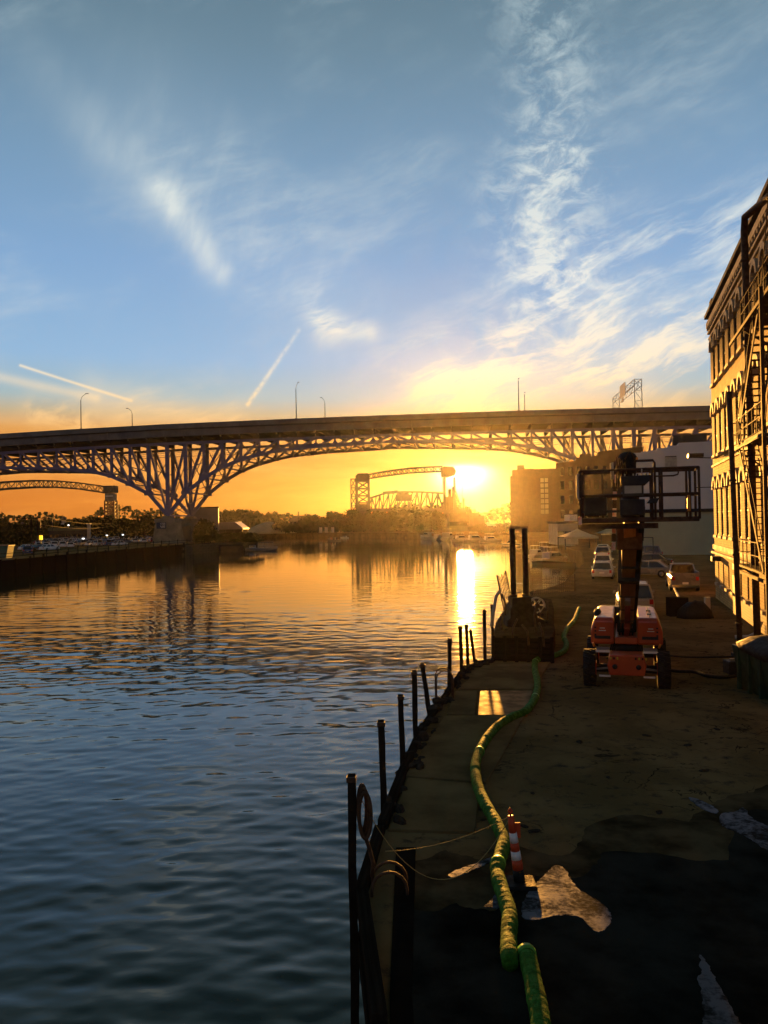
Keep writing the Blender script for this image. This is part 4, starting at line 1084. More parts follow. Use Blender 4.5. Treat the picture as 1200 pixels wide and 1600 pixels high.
# pale bank wall and barge shape below the hedge
r = thing('bank_wall', 'pale stone retaining wall at the foot of the hedge beside the tour boat', 'wall', (-45, 236, 0))
for a, b in (((-55, 215), (-50, 232)), ((-50, 232), (-46, 239)), ((-46, 239), (-42, 245))):
    a = Vector((a[0] + .2, a[1] - .3, 1.5)) - r.location; b = Vector((b[0] + .2, b[1] - .3, 1.5)) - r.location
    n = 6
    for k in range(n):
        for j in range(4): piece('stone_block', a.lerp(b, (k + .5 * (j % 2)) / n) + Vector((0, 0, j * .72 - 1.2)), a.lerp(b, (k + .5 * (j % 2) + .97) / n) + Vector((0, 0, j * .72 - 1.2)), .8 + .06 * ((k + j) % 3), .70, mat('bank_stone', (.11, .095, .06), .95, 0, .5, .8, .5, 3), r)
# green container shapes at far left bottom of bank
gc = mat('green_container', (.04, .12, .09), .6)
r = thing('green_skip', 'dull green metal skip on the left wharf at the picture edge', 'skip', G(10, 872, GZ) + Vector((-2.5, 0, 0)))
MB().extr([(-3, 0), (-3.4, 2.2), (3.4, 2.2), (3, 0)], 'y', -1.2, 1.2).build('body', gc, r); MB().box((0, 0, 2.28), (7, 2.6, .16)).build('rim', darkm, r)
# ================================================================== RIGHT BANK BUILDINGS
def brick_material():
    m = bpy.data.materials.new('cream_brick'); m.use_nodes = True; nt = m.node_tree; b = nt.nodes['Principled BSDF']
    o = nt.nodes.new('ShaderNodeTexCoord').outputs['Object']
    sp = nt.nodes.new('ShaderNodeSeparateXYZ'); nt.links.new(o, sp.inputs[0]); v = vec(nt, E(nt, sp.outputs[0]) + E(nt, sp.outputs[1]), E(nt, sp.outputs[2]))
    br = nt.nodes.new('ShaderNodeTexBrick'); nt.links.new(v, br.inputs['Vector']); br.inputs['Scale'].default_value = 1
    br.inputs['Brick Width'].default_value = .42; br.inputs['Row Height'].default_value = .145; br.inputs['Mortar Size'].default_value = .014
    br.inputs['Color1'].default_value = (.58, .39, .14, 1); br.inputs['Color2'].default_value = (.42, .27, .09, 1); br.inputs['Mortar'].default_value = (.20, .16, .10, 1)
    n = noise(nt, o, .8, 7, .65); n2 = noise(nt, o, 9, 4, .6)
    c = mixc(nt, n.smooth(.45, .70) * .65, br.outputs['Color'], (.16, .10, .05)); c = mixc(nt, n2.smooth(.55, .75) * .4, c, (.52, .42, .26))
    nt.links.new(c, b.inputs['Base Color']); b.inputs['Roughness'].default_value = .85; b.inputs['Specular IOR Level'].default_value = .1
    bn = nt.nodes.new('ShaderNodeBump'); bn.inputs['Distance'].default_value = .04; bn.inputs['Strength'].default_value = 1.0
    nt.links.new((E(nt, br.outputs['Fac']) * -1 + n2 * .7 + n * .5).s, bn.inputs['Height']); nt.links.new(bn.outputs[0], b.inputs['Normal'])
    return m
brick = brick_material(); MT['cream_brick'] = brick
stone = mat('pale_trim_stone', (.42, .36, .26), .8, 0, .3, 2, .3, 15)
P1 = Vector((21.5, 51.9, GZ)); P2 = Vector((16.1, 33.0, GZ))
fd = (P2 - P1); fd.z = 0; fd.normalize()
FA = math.atan2(fd.y, fd.x)
fac = thing('brick_warehouse', 'tall cream brick warehouse with rows of arched windows and iron fire escapes on the right', 'building', (P1.x, P1.y, GZ), FA)
LEN = 40.0; HT = 18.3; DEP = 30
out_ = -1  # outward is local -y
BAY = 2.25; NB = 17; X0 = .7
floors = [(1.15, 2.45, .55, .0), (4.15, 7.55, 1.12, .54), (9.15, 12.2, 1.12, .54), (13.65, 16.35, 1.12, .54)]  # sill, top, width, arch rise
bands = [(0, 3.2), (3.2, 8.35), (8.35, 13.0), (13.0, HT)]
mb = MB()
def wallq(xa, xb, za, zb):
    if xb - xa > 1e-4 and zb - za > 1e-4: mb.add([(xa, 0, za), (xb, 0, za), (xb, 0, zb), (xa, 0, zb)], [(0, 1, 2, 3)])
wallq(0, X0, 0, HT); wallq(X0 + NB * BAY, LEN, 0, HT)
wins = []
for (s, t, w, ar), (z0, z1) in zip(floors, bands):
    for k in range(NB):
        xa = X0 + k * BAY; xb = xa + BAY; c = (xa + xb) / 2
        # pairs of narrow openings
        l, r_ = c - w / 2, c + w / 2
        wallq(xa, l, z0, z1); wallq(r_, xb, z0, z1); wallq(l, r_, z0, s)
        if ar:
            sp_ = t - ar; n = 8
            arc = [(c - w / 2 * math.cos(math.pi * i / n), sp_ + ar * math.sin(math.pi * i / n)) for i in range(n + 1)]
            for (ax, az_), (bx, bz) in zip(arc, arc[1:]): mb.add([(ax, 0, az_), (bx, 0, bz), (bx, 0, z1), (ax, 0, z1)], [(0, 1, 2, 3)])
            pr = [(l, s)] + arc + [(r_, s)]
        else:
            wallq(l, r_, t, z1); pr = [(l, s), (l, t), (r_, t), (r_, s)]
        for (ax, az_), (bx, bz) in zip(pr, pr[1:] + pr[:1]): mb.add([(ax, 0, az_), (bx, 0, bz), (bx, .16, bz), (ax, .16, az_)], [(0, 1, 2, 3)])
        wins.append((c, s, t, w, ar, pr))
mb.add([(0, 0, 0), (0, DEP, 0), (0, DEP, HT), (0, 0, HT)], [(0, 1, 2, 3)])
mb.add([(LEN, 0, 0), (LEN, DEP, 0), (LEN, DEP, HT), (LEN, 0, HT)], [(0, 1, 2, 3)])
mb.add([(0, DEP, 0), (LEN, DEP, 0), (LEN, DEP, HT), (0, DEP, HT)], [(0, 1, 2, 3)])
mb.add([(0, 0, HT - .4), (LEN, 0, HT - .4), (LEN, DEP, HT - .4), (0, DEP, HT - .4)], [(0, 1, 2, 3)])
me = bpy.data.meshes.new('brick_wall'); me.from_pydata(mb.v, [], mb.f); me.materials.append(brick); o = bpy.data.objects.new('brick_wall', me); COL.objects.link(o); o.parent = fac
framem = mat('window_frame_dark', (.05, .04, .03), .6)
cache = {}
for c, s, t, w, ar, pr in wins:
    key = (s, t)
    if key not in cache:
        f = MB(); h = t - s
        for x in (-w / 2 + .04, w / 2 - .04): f.box((x, .10, (h - ar) / 2), (.07, .08, h - ar))
        f.box((0, .10, .04), (w, .08, .08)); f.box((0, .10, (h - ar) * .5), (w, .07, .07))
        if ar: f.box((0, .10, h - ar), (w, .08, .08)); f.box((0, .10, h * .5), (.05, .07, h))
        pm = MB(); pl = [(x - c, .145, z - s) for x, z in pr]; n = len(pl)
        pm.add(pl, [tuple(range(n))])
        sl_ = MB().box((0, -.04, -.09), (w + .3, .34, .16))
        cache[key] = (f.mesh('window', framem), pm.mesh('pane', mat('dusty_glass', (.018, .014, .010), .55, 0, .4, 2, spec=.02)), sl_.mesh('sill', stone), None)
        if ar:
            hm = MB(); n = 10
            for i in range(n):
                a0, a1 = math.pi * i / n, math.pi * (i + .93) / n; vs = []
                for yy in (-.22, .05):
                    for a, q in ((a0, w / 2 + .02), (a1, w / 2 + .02), (a1, w / 2 + .30), (a0, w / 2 + .30)):
                        vs.append((-q * math.cos(a), yy, (h - ar) + q * math.sin(a) * (ar / (w / 2))))
                hm.add(vs, [(0, 1, 2, 3), (4, 7, 6, 5), (0, 4, 5, 1), (1, 5, 6, 2), (2, 6, 7, 3), (3, 7, 4, 0)])
            cache[key] = cache[key][:3] + (hm.mesh('arch_hood', stone),)
    a, b_, cc, d_ = cache[key]
    def ob(nm, me, par, loc=(0, 0, 0)):
        o = bpy.data.objects.new(nm, me); COL.objects.link(o); o.parent = par; o.location = loc; return o
    wo = ob('window', a, fac, (c, 0, s)); ob('pane', b_, wo); ob('sill', cc, wo)
    if d_: ob('arch_hood', d_, wo)
# trims
def tr(z, d, h, nm='string_course', m=stone): MB().box((LEN / 2, -d / 2, z), (LEN + .1, d, h)).build(nm, m, fac)
tr(3.35, .12, .3); tr(3.0, .22, .12); tr(8.55, .0801, .12); tr(16.9, .10, .14); tr(17.25, .16, .12); tr(17.75, .22, .35, 'cornice'); MB().box((LEN / 2, .1, HT + .05), (LEN + .5, .8, .22)).build('coping', roofm, fac)
MB().box((.5, .4, HT + .55), (1.0, .8, .9)).build('corner_block', brick, fac)
for k in range(int(LEN / .62)): piece('dentil', (.2 + k * .62, -.02, 17.5), (.2 + k * .62, -.2, 17.5), .22, .2, stone, fac)
for s in [X0 + k * BAY for k in range(0, NB + 1)]:
    for z0, z1 in ((4.0, 8.0), (9.0, 12.6), (13.5, 16.7)): pass
# lower boarding on the ground floor nearer the camera
sid = mat('grey_clapboard', (.28, .25, .19), .8, 0, .3, 1.5, .3, 20)
for z in [i * .26 for i in range(8)]:
    piece('siding_board', (9.8, -.05, .16 + z * .52 * 1.0), (LEN, -.05, .16 + z * .52), .07, .125, sid, fac) if z * .52 + .2 < 1.05 else None
MB().box((9.2, -.08, 1.05), (1.1, .1, 2.1)).build('door', darkm, fac); 
for x_, z_ in ((3.0, 2.7), (12.2, 2.75)): 
    MB().box((x_, -.3, z_), (.7, .5, .3)).build('wall_lamp', darkm, fac)
# projecting sign bracket near far corner
piece('sign_bracket', (1.6, -.0, 9.0), (1.6, -1.6, 9.1), .06, .06, darkm, fac); MB().box((1.6, -1.2, 9.2), (1.0, .9, .22)).build('flood_lamp', darkm, fac)
piece('sign_bracket', (.5, -.0, 7.2), (.5, -1.2, 7.2), .05, .05, darkm, fac)
# fire escape
fe = thing('fire_escape', 'rusty iron fire escape with zigzag stairs and landings on the brick warehouse', 'fire escape', (P1.x, P1.y, GZ), FA)
iron = mat('fire_escape_iron', (.075, .045, .025), .8, .0, .4, 6, spec=.1)
def landing(x0, x1, z, w=1.3, rail=True):
    m_ = MB()
    for k in range(int((x1 - x0) / .14)): m_.box((x0 + .07 + k * .14, -w / 2 - .05, z), (.05, w, .04))
    m_.build('grating', iron, fe, kind='stuff')
    for y in (-.08, -w): piece('edge_beam', (x0, y, z - .05), (x1, y, z - .05), .05, .10, iron, fe)
    if rail:
        for zz in (.5, 1.0): piece('rail', (x0, -w, z + zz), (x1, -w, z + zz), .03, .03, iron, fe)
        for zz in (.5, 1.0): piece('rail', (x0, 0, z + zz), (x0, -w, z + zz), .04, .04, iron, fe)
        n = int((x1 - x0) / .9)
        for k in range(n + 1): piece('baluster', (x0 + (x1 - x0) * k / n, -w, z), (x0 + (x1 - x0) * k / n, -w, z + 1.0), .04, .04, iron, fe)
    for x in (x0 + .1, x1 - .1): piece('bracket', (x, -.05, z - 1.0), (x, -w, z - .08), .07, .07, iron, fe)
def stair(x0, z0, x1, z1, y=-1.0):
    for yy in (y - .35, y + .35):
        piece('stringer', (x0, yy, z0), (x1, yy, z1), .04, .17, iron, fe); piece('handrail', (x0, yy, z0 + .95), (x1, yy, z1 + .95), .035, .035, iron, fe)
        for k in range(5): f = k / 4; piece('baluster', (x0 + (x1 - x0) * f, yy, z0 + (z1 - z0) * f), (x0 + (x1 - x0) * f, yy, z0 + (z1 - z0) * f + .95), .04, .04, iron, fe)
    n = int(abs(z1 - z0) / .22)
    for k in range(n): f = (k + .5) / n; MB().box((x0 + (x1 - x0) * f, y, z0 + (z1 - z0) * f), (.26, .7, .035)).build('tread', iron, fe)
landing(19.6, 26.5, 3.3); landing(18.6, 25.5, 8.3); landing(21.5, 29.5, 12.8)
stair(25.4, 3.3, 20.4, 8.3); stair(19.8, 8.3, 25.6, 12.8, -.95)
for x in (27.0, 30.0): piece('frame_post', (x, -1.5, 0), (x, -1.5, 12.9), .12, .12, iron, fe)
for z in (3.2, 8.2, 12.7): piece('frame_beam', (19.4, -1.45, z - .15), (30.0, -1.45, z - .15), .07, .12, iron, fe)
for k in range(3): piece('cross_rod', (27.0, -1.5, 3.3 + 4.7 * k), (30.0, -1.5, 8.0 + 4.7 * k), .03, .03, iron, fe)
# tall pipes standing at the wall
gB = G(1184, 1012); hB = A(1162, 345, gB.y).z - GZ
r = thing('vent_pipe', 'very tall bent pipe rising past the warehouse roof at the right edge', 'pipe', gB)
q0 = A(1162, 343, gB.y) - gB; q1 = A(1203, 306, gB.y - 3.0) - gB; q2 = q1 + (q1 - q0) * .8
MB().tube([(0, 0, 0), q0 * .5, q0 * .97 , q0 + (q1 - q0) * .05 + Vector((0, 0, .05)), q1, q2], .14, 12).build('pipe', rustm, r)
for f in (.2, .45, .7, .9): MB().tube([q0 * f, q0 * (f + .006)], .17, 12).build('joint_collar', rustm, r)
gA = G(1157, 1026); q0 = A(1139, 612, gA.y) - gA
r = thing('vent_pipe', 'straight tall pipe standing in front of the fire escape, left of the bent one', 'pipe', gA)
MB().tube([(0, 0, 0), q0], .10, 12).build('pipe', rustm, r)
for f in (.12, .38, .66): MB().tube([q0 * f, q0 * (f + .008)], .13, 12).build('joint_collar', rustm, r)
MB().box((0, 0, .06), (.5, .5, .12)).build('base_plate', darkm, r)
g = G(1170, 1000); r = thing('drain_elbow', 'pale drain pipe elbow on the ground between the two tall pipes', 'pipe', g)
MB().tube([(-.5, .2, .1), (0, 0, .12), (.3, -.1, .3), (.5, -.1, .8)], .09, 8).build('elbow', cream, r)

# white stepped building: a big pale wall with a dark stripe
wallw = mat('pale_grey_render', (.58, .59, .60), .85, 0, .12, .2); wallg = mat('olive_green_render', (.36, .41, .29), .85, 0, .15, .2)
DW = 112
r = thing('white_building', 'big windowless pale grey building with an olive lower wall and stepped parapet', 'building', (A(1060, 840, DW).x, DW, GZ), R(-16)); O = r.location
def wz(py): return A(1060, py, DW).z - GZ
def wx(px): return A(px, 780, DW).x - O.x
xl, xr = wx(992), 34
zt = [(992, 705), (1006, 703.5), (1018, 702), (1030, 699), (1046, 696), (1062, 692)]
poly = [(wx(992), wz(798))]
for i, (px, py) in enumerate(zt):
    poly.append((wx(px), wz(py))); 
    if i < len(zt) - 1: poly.append((wx(zt[i + 1][0]), wz(py)))
poly += [(xr, wz(690)), (xr, wz(798))]
MB().extr(poly, 'y', 0, 40).build('upper_wall', wallw, r); MB().box(((xl + xr) / 2, 20, wz(798) / 2 - .003), (xr - xl, 40, wz(798) - .006)).build('lower_wall', wallg, r)
MB().box(((xl + xr) / 2, -.15, wz(798)), (xr - xl, .3, .45)).build('dark_ledge', darkm, r)
MB().box((wx(1050), -.03, wz(724)), (1.6, .05, 1.9)).build('faded_panel', mat('faded_patch', (.44, .44, .40), .9), r); MB().box((wx(1050), -.05, wz(713)), (1.5, .06, .14)).build('faded_line', roofm, r)
for px, w_ in ((1068, 1.8), (1080, 1.4), (1096, 2.4)): MB().box((wx(px), 6, wz(684)), (w_, 2, 1.7)).build('rooftop_unit', roofm, r)
for px, py in ((1067, 682), (1070, 681)): pass
# dark brick block with stepped top, 180 m away
dbrick = mat('dark_brown_brick', (.13, .085, .055), .9, 0, .3, .5, .4, 6)
D = 185
r = thing('powerhouse_block', 'dark brick industrial block with stepped roofline behind the lift platform', 'building', (A(930, 845, D).x, D, GZ), R(-12.5)); O = r.location
def X_(px): return A(px, 780, D).x - O.x
def Z_(py): return A(930, py, D).z - GZ
MB().extr([(X_(871), 0), (X_(871), Z_(722)), (X_(902), Z_(719)), (X_(902), Z_(714)), (X_(908), Z_(714)), (X_(908), Z_(709)), (X_(925), Z_(709)), (X_(925), Z_(713)), (X_(936), Z_(712)), (X_(936), Z_(706)), (X_(987), Z_(701)), (X_(1003), Z_(701)), (X_(1003), 0)], 'y', 0, 30).build('wall', dbrick, r)
for px in range(880, 1000, 13):
    for py in (735, 757, 780, 802):
        f = MB().box((X_(px), -.04, Z_(py)), (1.05, .14, 2.1)).build('window', framem, r); MB().box((X_(px), -.13, Z_(py)), (.85, .05, 1.9)).build('pane', glassm, f)
# farther tall block with a lit vertical window strip
D = 335
r = thing('powerhouse_tower', 'tall dark warehouse on the water with a vertical strip of pale windows', 'building', (A(845, 845, D).x, D, GZ), R(-9.3)); O = r.location
MB().extr([(X_(798), 0), (X_(798), Z_(741)), (X_(801.5), Z_(741)), (X_(801.5), Z_(731.5)), (X_(835), Z_(730.5)), (X_(835), Z_(731.5)), (X_(908), Z_(731)), (X_(908), 0)], 'y', 0, 60).build('wall', dbrick, r)
for px in (815, 829, 841, 860, 873): MB().box((X_(px), -.45, Z_(745) / 2), (1.5, .9, Z_(740))).build('pilaster', dbrick, r)
for k in range(7):
    for px in (847.5, 854): 
        f = MB().box((X_(px), -.08, Z_(749 + k * 8.2)), (1.75, .2, 2.0)).build('window', framem, r); MB().box((X_(px), -.2, Z_(749 + k * 8.2)), (1.4, .05, 1.7)).build('pane', mat('pale_pane', (.40, .36, .26), .35, 0, .2, .5), f)
MB().box((X_(815), 6, Z_(728)), (3, 4, 2.4)).build('roof_vent', roofm, r)
# the near block beside the marina, dark cloud of parasols and tents
def tent(px, pyt, pyb, D, wpx, label):
    a = A(px, pyt, D); w = wpx / F * D; h = a.z - GZ
    r = thing('canopy_tent', label, 'tent', (a.x, D, GZ)); e = h * .62
    mbt = MB(); q = 10; secs = []
    for f in (1, .6, .25, .02): secs.append([(w / 2 * f * cx, w / 2 * f * cy, e + (h - e) * (1 - f) ** 1.3) for cx, cy in ((-1, -1), (0, -1), (1, -1), (1, 0), (1, 1), (0, 1), (-1, 1), (-1, 0))])
    mbt.loft(secs, False); mbt.build('canopy', canvas, r)
    for sx in (-1, 1):
        for sy in (-1, 1): piece('leg', (sx * w / 2 * .96, sy * w / 2 * .96, 0), (sx * w / 2 * .96, sy * w / 2 * .96, e), .14, .14, darkm, r)
    MB().box((0, -w / 2, e - .18), (w, .06, .34)).build('valance', canvas, r)
tent(902, 826, 850, 140, 52, 'large pale canopy tent on the marina terrace left of the boom')
tent(952, 824, 850, 175, 36, 'smaller canopy tent half hidden behind the boom')
tent(762, 815, 838, 345, 26, 'pointed canopy tent on the far right bank by the parked boats')
tent(742, 822, 838, 350, 20, 'small pointed canopy tent left of the bigger far one')
block('riverside_restaurant', 'low flat roofed riverside building with overhanging roof beside the lift bridge', 'building', 702, 748, 805, 842, 400, 16, roofm, rooftop=1.0, wins=(5, 1, 3, 2))
piece_r = block('riverside_annex', 'lower flat roofed annex with jutting roof to the right of the restaurant', 'building', 735, 757, 809, 842, 392, 12, roofm, rooftop=.8)
block('marina_house', 'small pale house with dark windows beside the canopy tent', 'house', 871, 903, 818, 846, 165, 9, cream, wins=(3, 1, 1.1, 1.2))
block('pale_kiosk', 'small pale square kiosk high beside the dark block', 'kiosk', 890, 902, 804, 845, 172, 5, whitep, rooftop=.2)
for px, yt, D in ((783, 809, 330), (789, 800, 320), (776, 824, 325), (779, 822, 322), (770, 821, 330), (795, 803, 300)):
    p = A(px, yt, D); r = thing('slim_pole', 'slim pole standing among the boats near the tall dark warehouse', 'pole', (p.x, D, GZ), 0, 'slim poles by the marina')
    MB().tube([(0, 0, 0), (0, 0, p.z - GZ)], [.14, .09], 6).build('pole', darkm, r)
    if yt < 810: MB().box((0, 0, p.z - GZ), (1.6, .3, .2)).build('lamp_head', darkm, r)

# ================================================================== BOATS
hullw = mat('white_hull', (.36, .35, .33), .3, 0, .12, 1, spec=.5); hulld = mat('dark_hull', (.05, .045, .05), .35, 0, .2, 1, spec=.5)
def hull_mesh(L, Wd, Hh, m, tr_=.75):
    secs = []
    for f, wf, zb, zt in ((0, tr_, .0, 1.0), (.25, 1, -.15, .95), (.55, .98, -.2, .98), (.8, .66, -.15, 1.12), (.93, .30, .1, 1.25), (1.0, .03, .6, 1.35)):
        y = L * (f - .5); w = Wd / 2 * wf; secs.append([(y, -w, Hh * zt), (y, -w * .9, Hh * (zb + .35)), (y, 0, Hh * zb - .05), (y, w * .9, Hh * (zb + .35)), (y, w, Hh * zt)])
    return MB().loft(secs, False).mesh('hull', m)
def motor_boat(name, label, loc, rz, L, m=hullw, cabin=True, fly=False, group=None):
    Wd = L * .32; Hh = L * .11
    r = thing(name, label, 'boat', loc, rz, group)
    o = bpy.data.objects.new('hull', hull_mesh(L, Wd, Hh, m)); COL.objects.link(o); o.parent = r
    if cabin:
        h = L * .15; MB().extr([(-L * .28, Hh), (-L * .26, Hh + h), (L * .06, Hh + h), (L * .2, Hh + .1)], 'y', -Wd * .36, Wd * .36).build('cabin', m, r, .04)
        MB().extr([(-L * .2, Hh + h * .42), (-L * .2, Hh + h * .84), (L * .05, Hh + h * .84), (L * .12, Hh + h * .42)], 'y', -Wd * .37, Wd * .37).build('windows', glassm, r)
        if fly:
            MB().box((-L * .1, 0, Hh + h * 1.75), (L * .3, Wd * .66, .08)).build('fly_top', canvas, r)
            for sx in (-.22, .03):
                for sy in (-.3, .3): piece('stay', (L * sx, Wd * sy, Hh + h), (L * sx, Wd * sy, Hh + h * 1.75), .05, .05, galv, r)
    else:
        MB().extr([(-.02 * L, Hh), (.02 * L, Hh + L * .09), (.05 * L, Hh + L * .085), (.1 * L, Hh)], 'y', -Wd * .3, Wd * .3).build('windscreen', glassm, r)
        for sx in (-.3, -.1, .15): MB().box((L * sx, 0, Hh * .9), (.4, Wd * .7, .3)).build('seat', canvas, r)
    MB().tube([(L * .2, -Wd * .42, Hh * 1.5), (L * .40, -Wd * .25, Hh * 1.75), (L * .49, 0, Hh * 1.85), (L * .40, Wd * .25, Hh * 1.75), (L * .2, Wd * .42, Hh * 1.5)], .025, 5).build('bow_rail', galv, r)
    return r
clothes = [mat(n, c, .9) for n, c in (('navy_cloth', (.02, .03, .06)), ('red_cloth', (.2, .03, .02)), ('grey_cloth', (.15, .15, .16)), ('white_cloth', (.5, .5, .48)))]
skin = mat('skin', (.35, .20, .13), .6)
def person(label, loc, rz, cm, seated=True, group=None):
    r = thing('person', label, 'person', loc, rz, group); b = .45 if seated else .88
    # one continuous skinned figure
    V = [(0, 0, b), (0, .02, b + .28), (0, .03, b + .5), (0, .03, b + .60), (0, .0, b + .72), (-.2, .03, b + .46), (-.27, -.02, b + .2), (-.2, -.22, b + .12), (.2, .03, b + .46), (.27, -.02, b + .2), (.2, -.22, b + .12)]
    if seated: V += [(-.1, -.42, b + .02), (-.1, -.45, .04), (.1, -.42, b + .02), (.1, -.45, .04)]
    else: V += [(-.1, 0, b * .52), (-.12, .02, .04), (.1, 0, b * .52), (.12, .02, .04)]
    Ed = [(0, 1), (1, 2), (2, 3), (3, 4), (2, 5), (5, 6), (6, 7), (2, 8), (8, 9), (9, 10), (0, 11), (11, 12), (0, 13), (13, 14)]
    rad = [.14, .14, .13, .06, .115, .07, .05, .035, .07, .05, .035, .085, .05, .085, .05]
    me = bpy.data.meshes.new('body'); me.from_pydata(V, Ed, []); o = bpy.data.objects.new('body', me); COL.objects.link(o); o.parent = r; me.materials.append(cm)
    sk = o.modifiers.new('skin', 'SKIN'); 
    for i, d in enumerate(me.skin_vertices[0].data if me.skin_vertices else []): d.radius = (rad[i], rad[i]); d.use_root = (i == 0)
    ss = o.modifiers.new('sub', 'SUBSURF'); ss.levels = 1; ss.render_levels = 1
    MB().tube([(0, -.0, b + .68), (0, -.0, b + .76), (0, 0, b + .84)], [.11, .118, .05], 8).build('hair', darkm, r)
    return r
def wat(px, py): return G(px, py, 0.0)
# party boat with people
p = wat(522, 845.5); motor_boat('open_boat', 'open dark motor boat full of people crossing the river left of centre', (p.x, p.y, 0), R(184), 6.2, hulld, False)
for k, (dx, dy) in enumerate(((-2.0, .3), (-1.2, -.4), (-.4, .4), (.5, -.3), (1.3, .3))):
    person(['person in navy seated at the left end of the open boat', 'person in red second from left in the open boat', 'person in grey seated in the middle of the open boat', 'person in white fourth from left in the open boat', 'person in navy at the right end of the open boat'][k], (p.x + dx, p.y + dy, .55), k, clothes[[0, 1, 2, 3, 0][k]])
p = wat(538, 841); motor_boat('small_boat', 'tiny motor boat just right of the open boat of people', (p.x, p.y, 0), R(170), 4.6, hullw, True)
for px, py, L, rz, lab in ((561, 839.5, 6, 12, 'low motor boat near the reflection of the lift bridge tower'), (583, 838, 10, 5, 'long low cruiser moored under the lift bridge trees'), (605, 838.5, 6, 80, 'small stubby boat below the middle of the lift bridge'), (629, 839, 9, 100, 'white cruiser seen end on, left of the big moored ones'), (641, 840, 9, 95, 'dark cruiser seen end on between two white cruisers'), (655, 841, 8, 85, 'small cruiser tucked beside the largest white cruiser'), (668, 842.5, 12, 118, 'largest white cruiser moored left of the sun reflection'), (684, 843.5, 9, 70, 'white cruiser with a canopy beside the largest one'), (700, 845, 13, 70, 'big cruiser moored at the edge of the sun reflection'), (722, 846, 9, 20, 'low boat moored right of the sun reflection'), (744, 847, 10, 10, 'flat cruiser moored by the small pointed tent'), (768, 848, 9, 15, 'cruiser moored near the larger far tent')):
    p = wat(px, py); motor_boat('moored_boat', lab, (p.x, p.y, 0), R(rz), L, hulld if 'dark' in lab else hullw, True, L > 8.5)
p = wat(798, 853); motor_boat('motor_boat', 'dark motor boat with a pale windscreen floating left of the twin columns', (p.x, p.y, 0), R(150), 6.5, hulld, True)
for px, py, L, rz, lab in ((838, 872, 7, 60, 'moored cruiser nearest the twin columns in the marina'), (852, 868, 8, 65, 'second moored cruiser right of the twin columns'), (866, 880, 8, 35, 'nearest marina cruiser, lying across the others'), (880, 866, 8, 60, 'marina cruiser in front of the canopy tent'), (893, 874, 7.5, 55, 'rightmost marina cruiser beside the quay')):
    p = wat(px, py); motor_boat('marina_boat', lab, (p.x, p.y, 0), R(rz), L, hullw if px != 852 else hulld, True, True)
# marina pontoon
pt0, pt1 = wat(836, 882), wat(905, 885)
r = thing('pontoon', 'floating timber pontoon under the marina cruisers', 'pontoon', (pt0.x, pt0.y, 0))
for k in range(16):
    a = (pt1 - pt0) * (k / 16); b = (pt1 - pt0) * ((k + .92) / 16); piece('plank', a + Vector((0, 0, .5)), b + Vector((0, 0, .5)), 1.8, .18, wood, r)
piece('float', Vector((0, 0, .2)), (pt1 - pt0) + Vector((0, 0, .2)), 1.5, .5, blackm, r)
# tour boat
p = wat(408, 860); L = 9.6
r = thing('tour_boat', 'long low passenger launch with a flat canopy moored by the hedge', 'boat', (-37.0, 239.5, 0), R(4))
o = bpy.data.objects.new('hull', hull_mesh(L, 2.8, 1.0, mat('grey_hull', (.22, .21, .19), .4), .8)); COL.objects.link(o); o.parent = r
MB().box((1.2, 0, 2.55), (4.8, 2.4, .14)).build('canopy', darkm, r)
for x in (-1.0, .4, 1.8, 3.4):
    for y in (-1.1, 1.1): piece('canopy_post', (x, y, .95), (x, y, 2.5), .07, .07, galv, r)
for z in (1.35, 1.7): MB().tube([(-1, -1.25, z), (3.2, -1.2, z), (4.4, 0, z + .1), (3.2, 1.2, z), (-1, 1.25, z)], .035, 5).build('rail', galv, r)
MB().box((-2.7, 0, 1.3), (1.8, 1.8, .9)).build('wheelhouse', cream, r, .05); MB().box((-2.7, 0, 1.5), (1.5, 1.84, .35)).build('windows', glassm, r)
person('person in grey sitting under the canopy of the passenger launch', (-36.2, 239.4, .6), 1, clothes[2]); 
# rusty barge left of it
MBb = thing('work_barge', 'low rusty flat barge moored against the bank left of the launch', 'barge', (-45.0, 233.5, 0), R(20))
MB().extr([(-3.2, -.3), (-3.5, 1.9), (3.5, 1.9), (3.2, -.3)], 'y', -1.4, 1.4).build('hull', rustm, MBb, .05); MB().box((0, 0, 1.98), (6.6, 2.4, .14)).build('deck', wood, MBb)

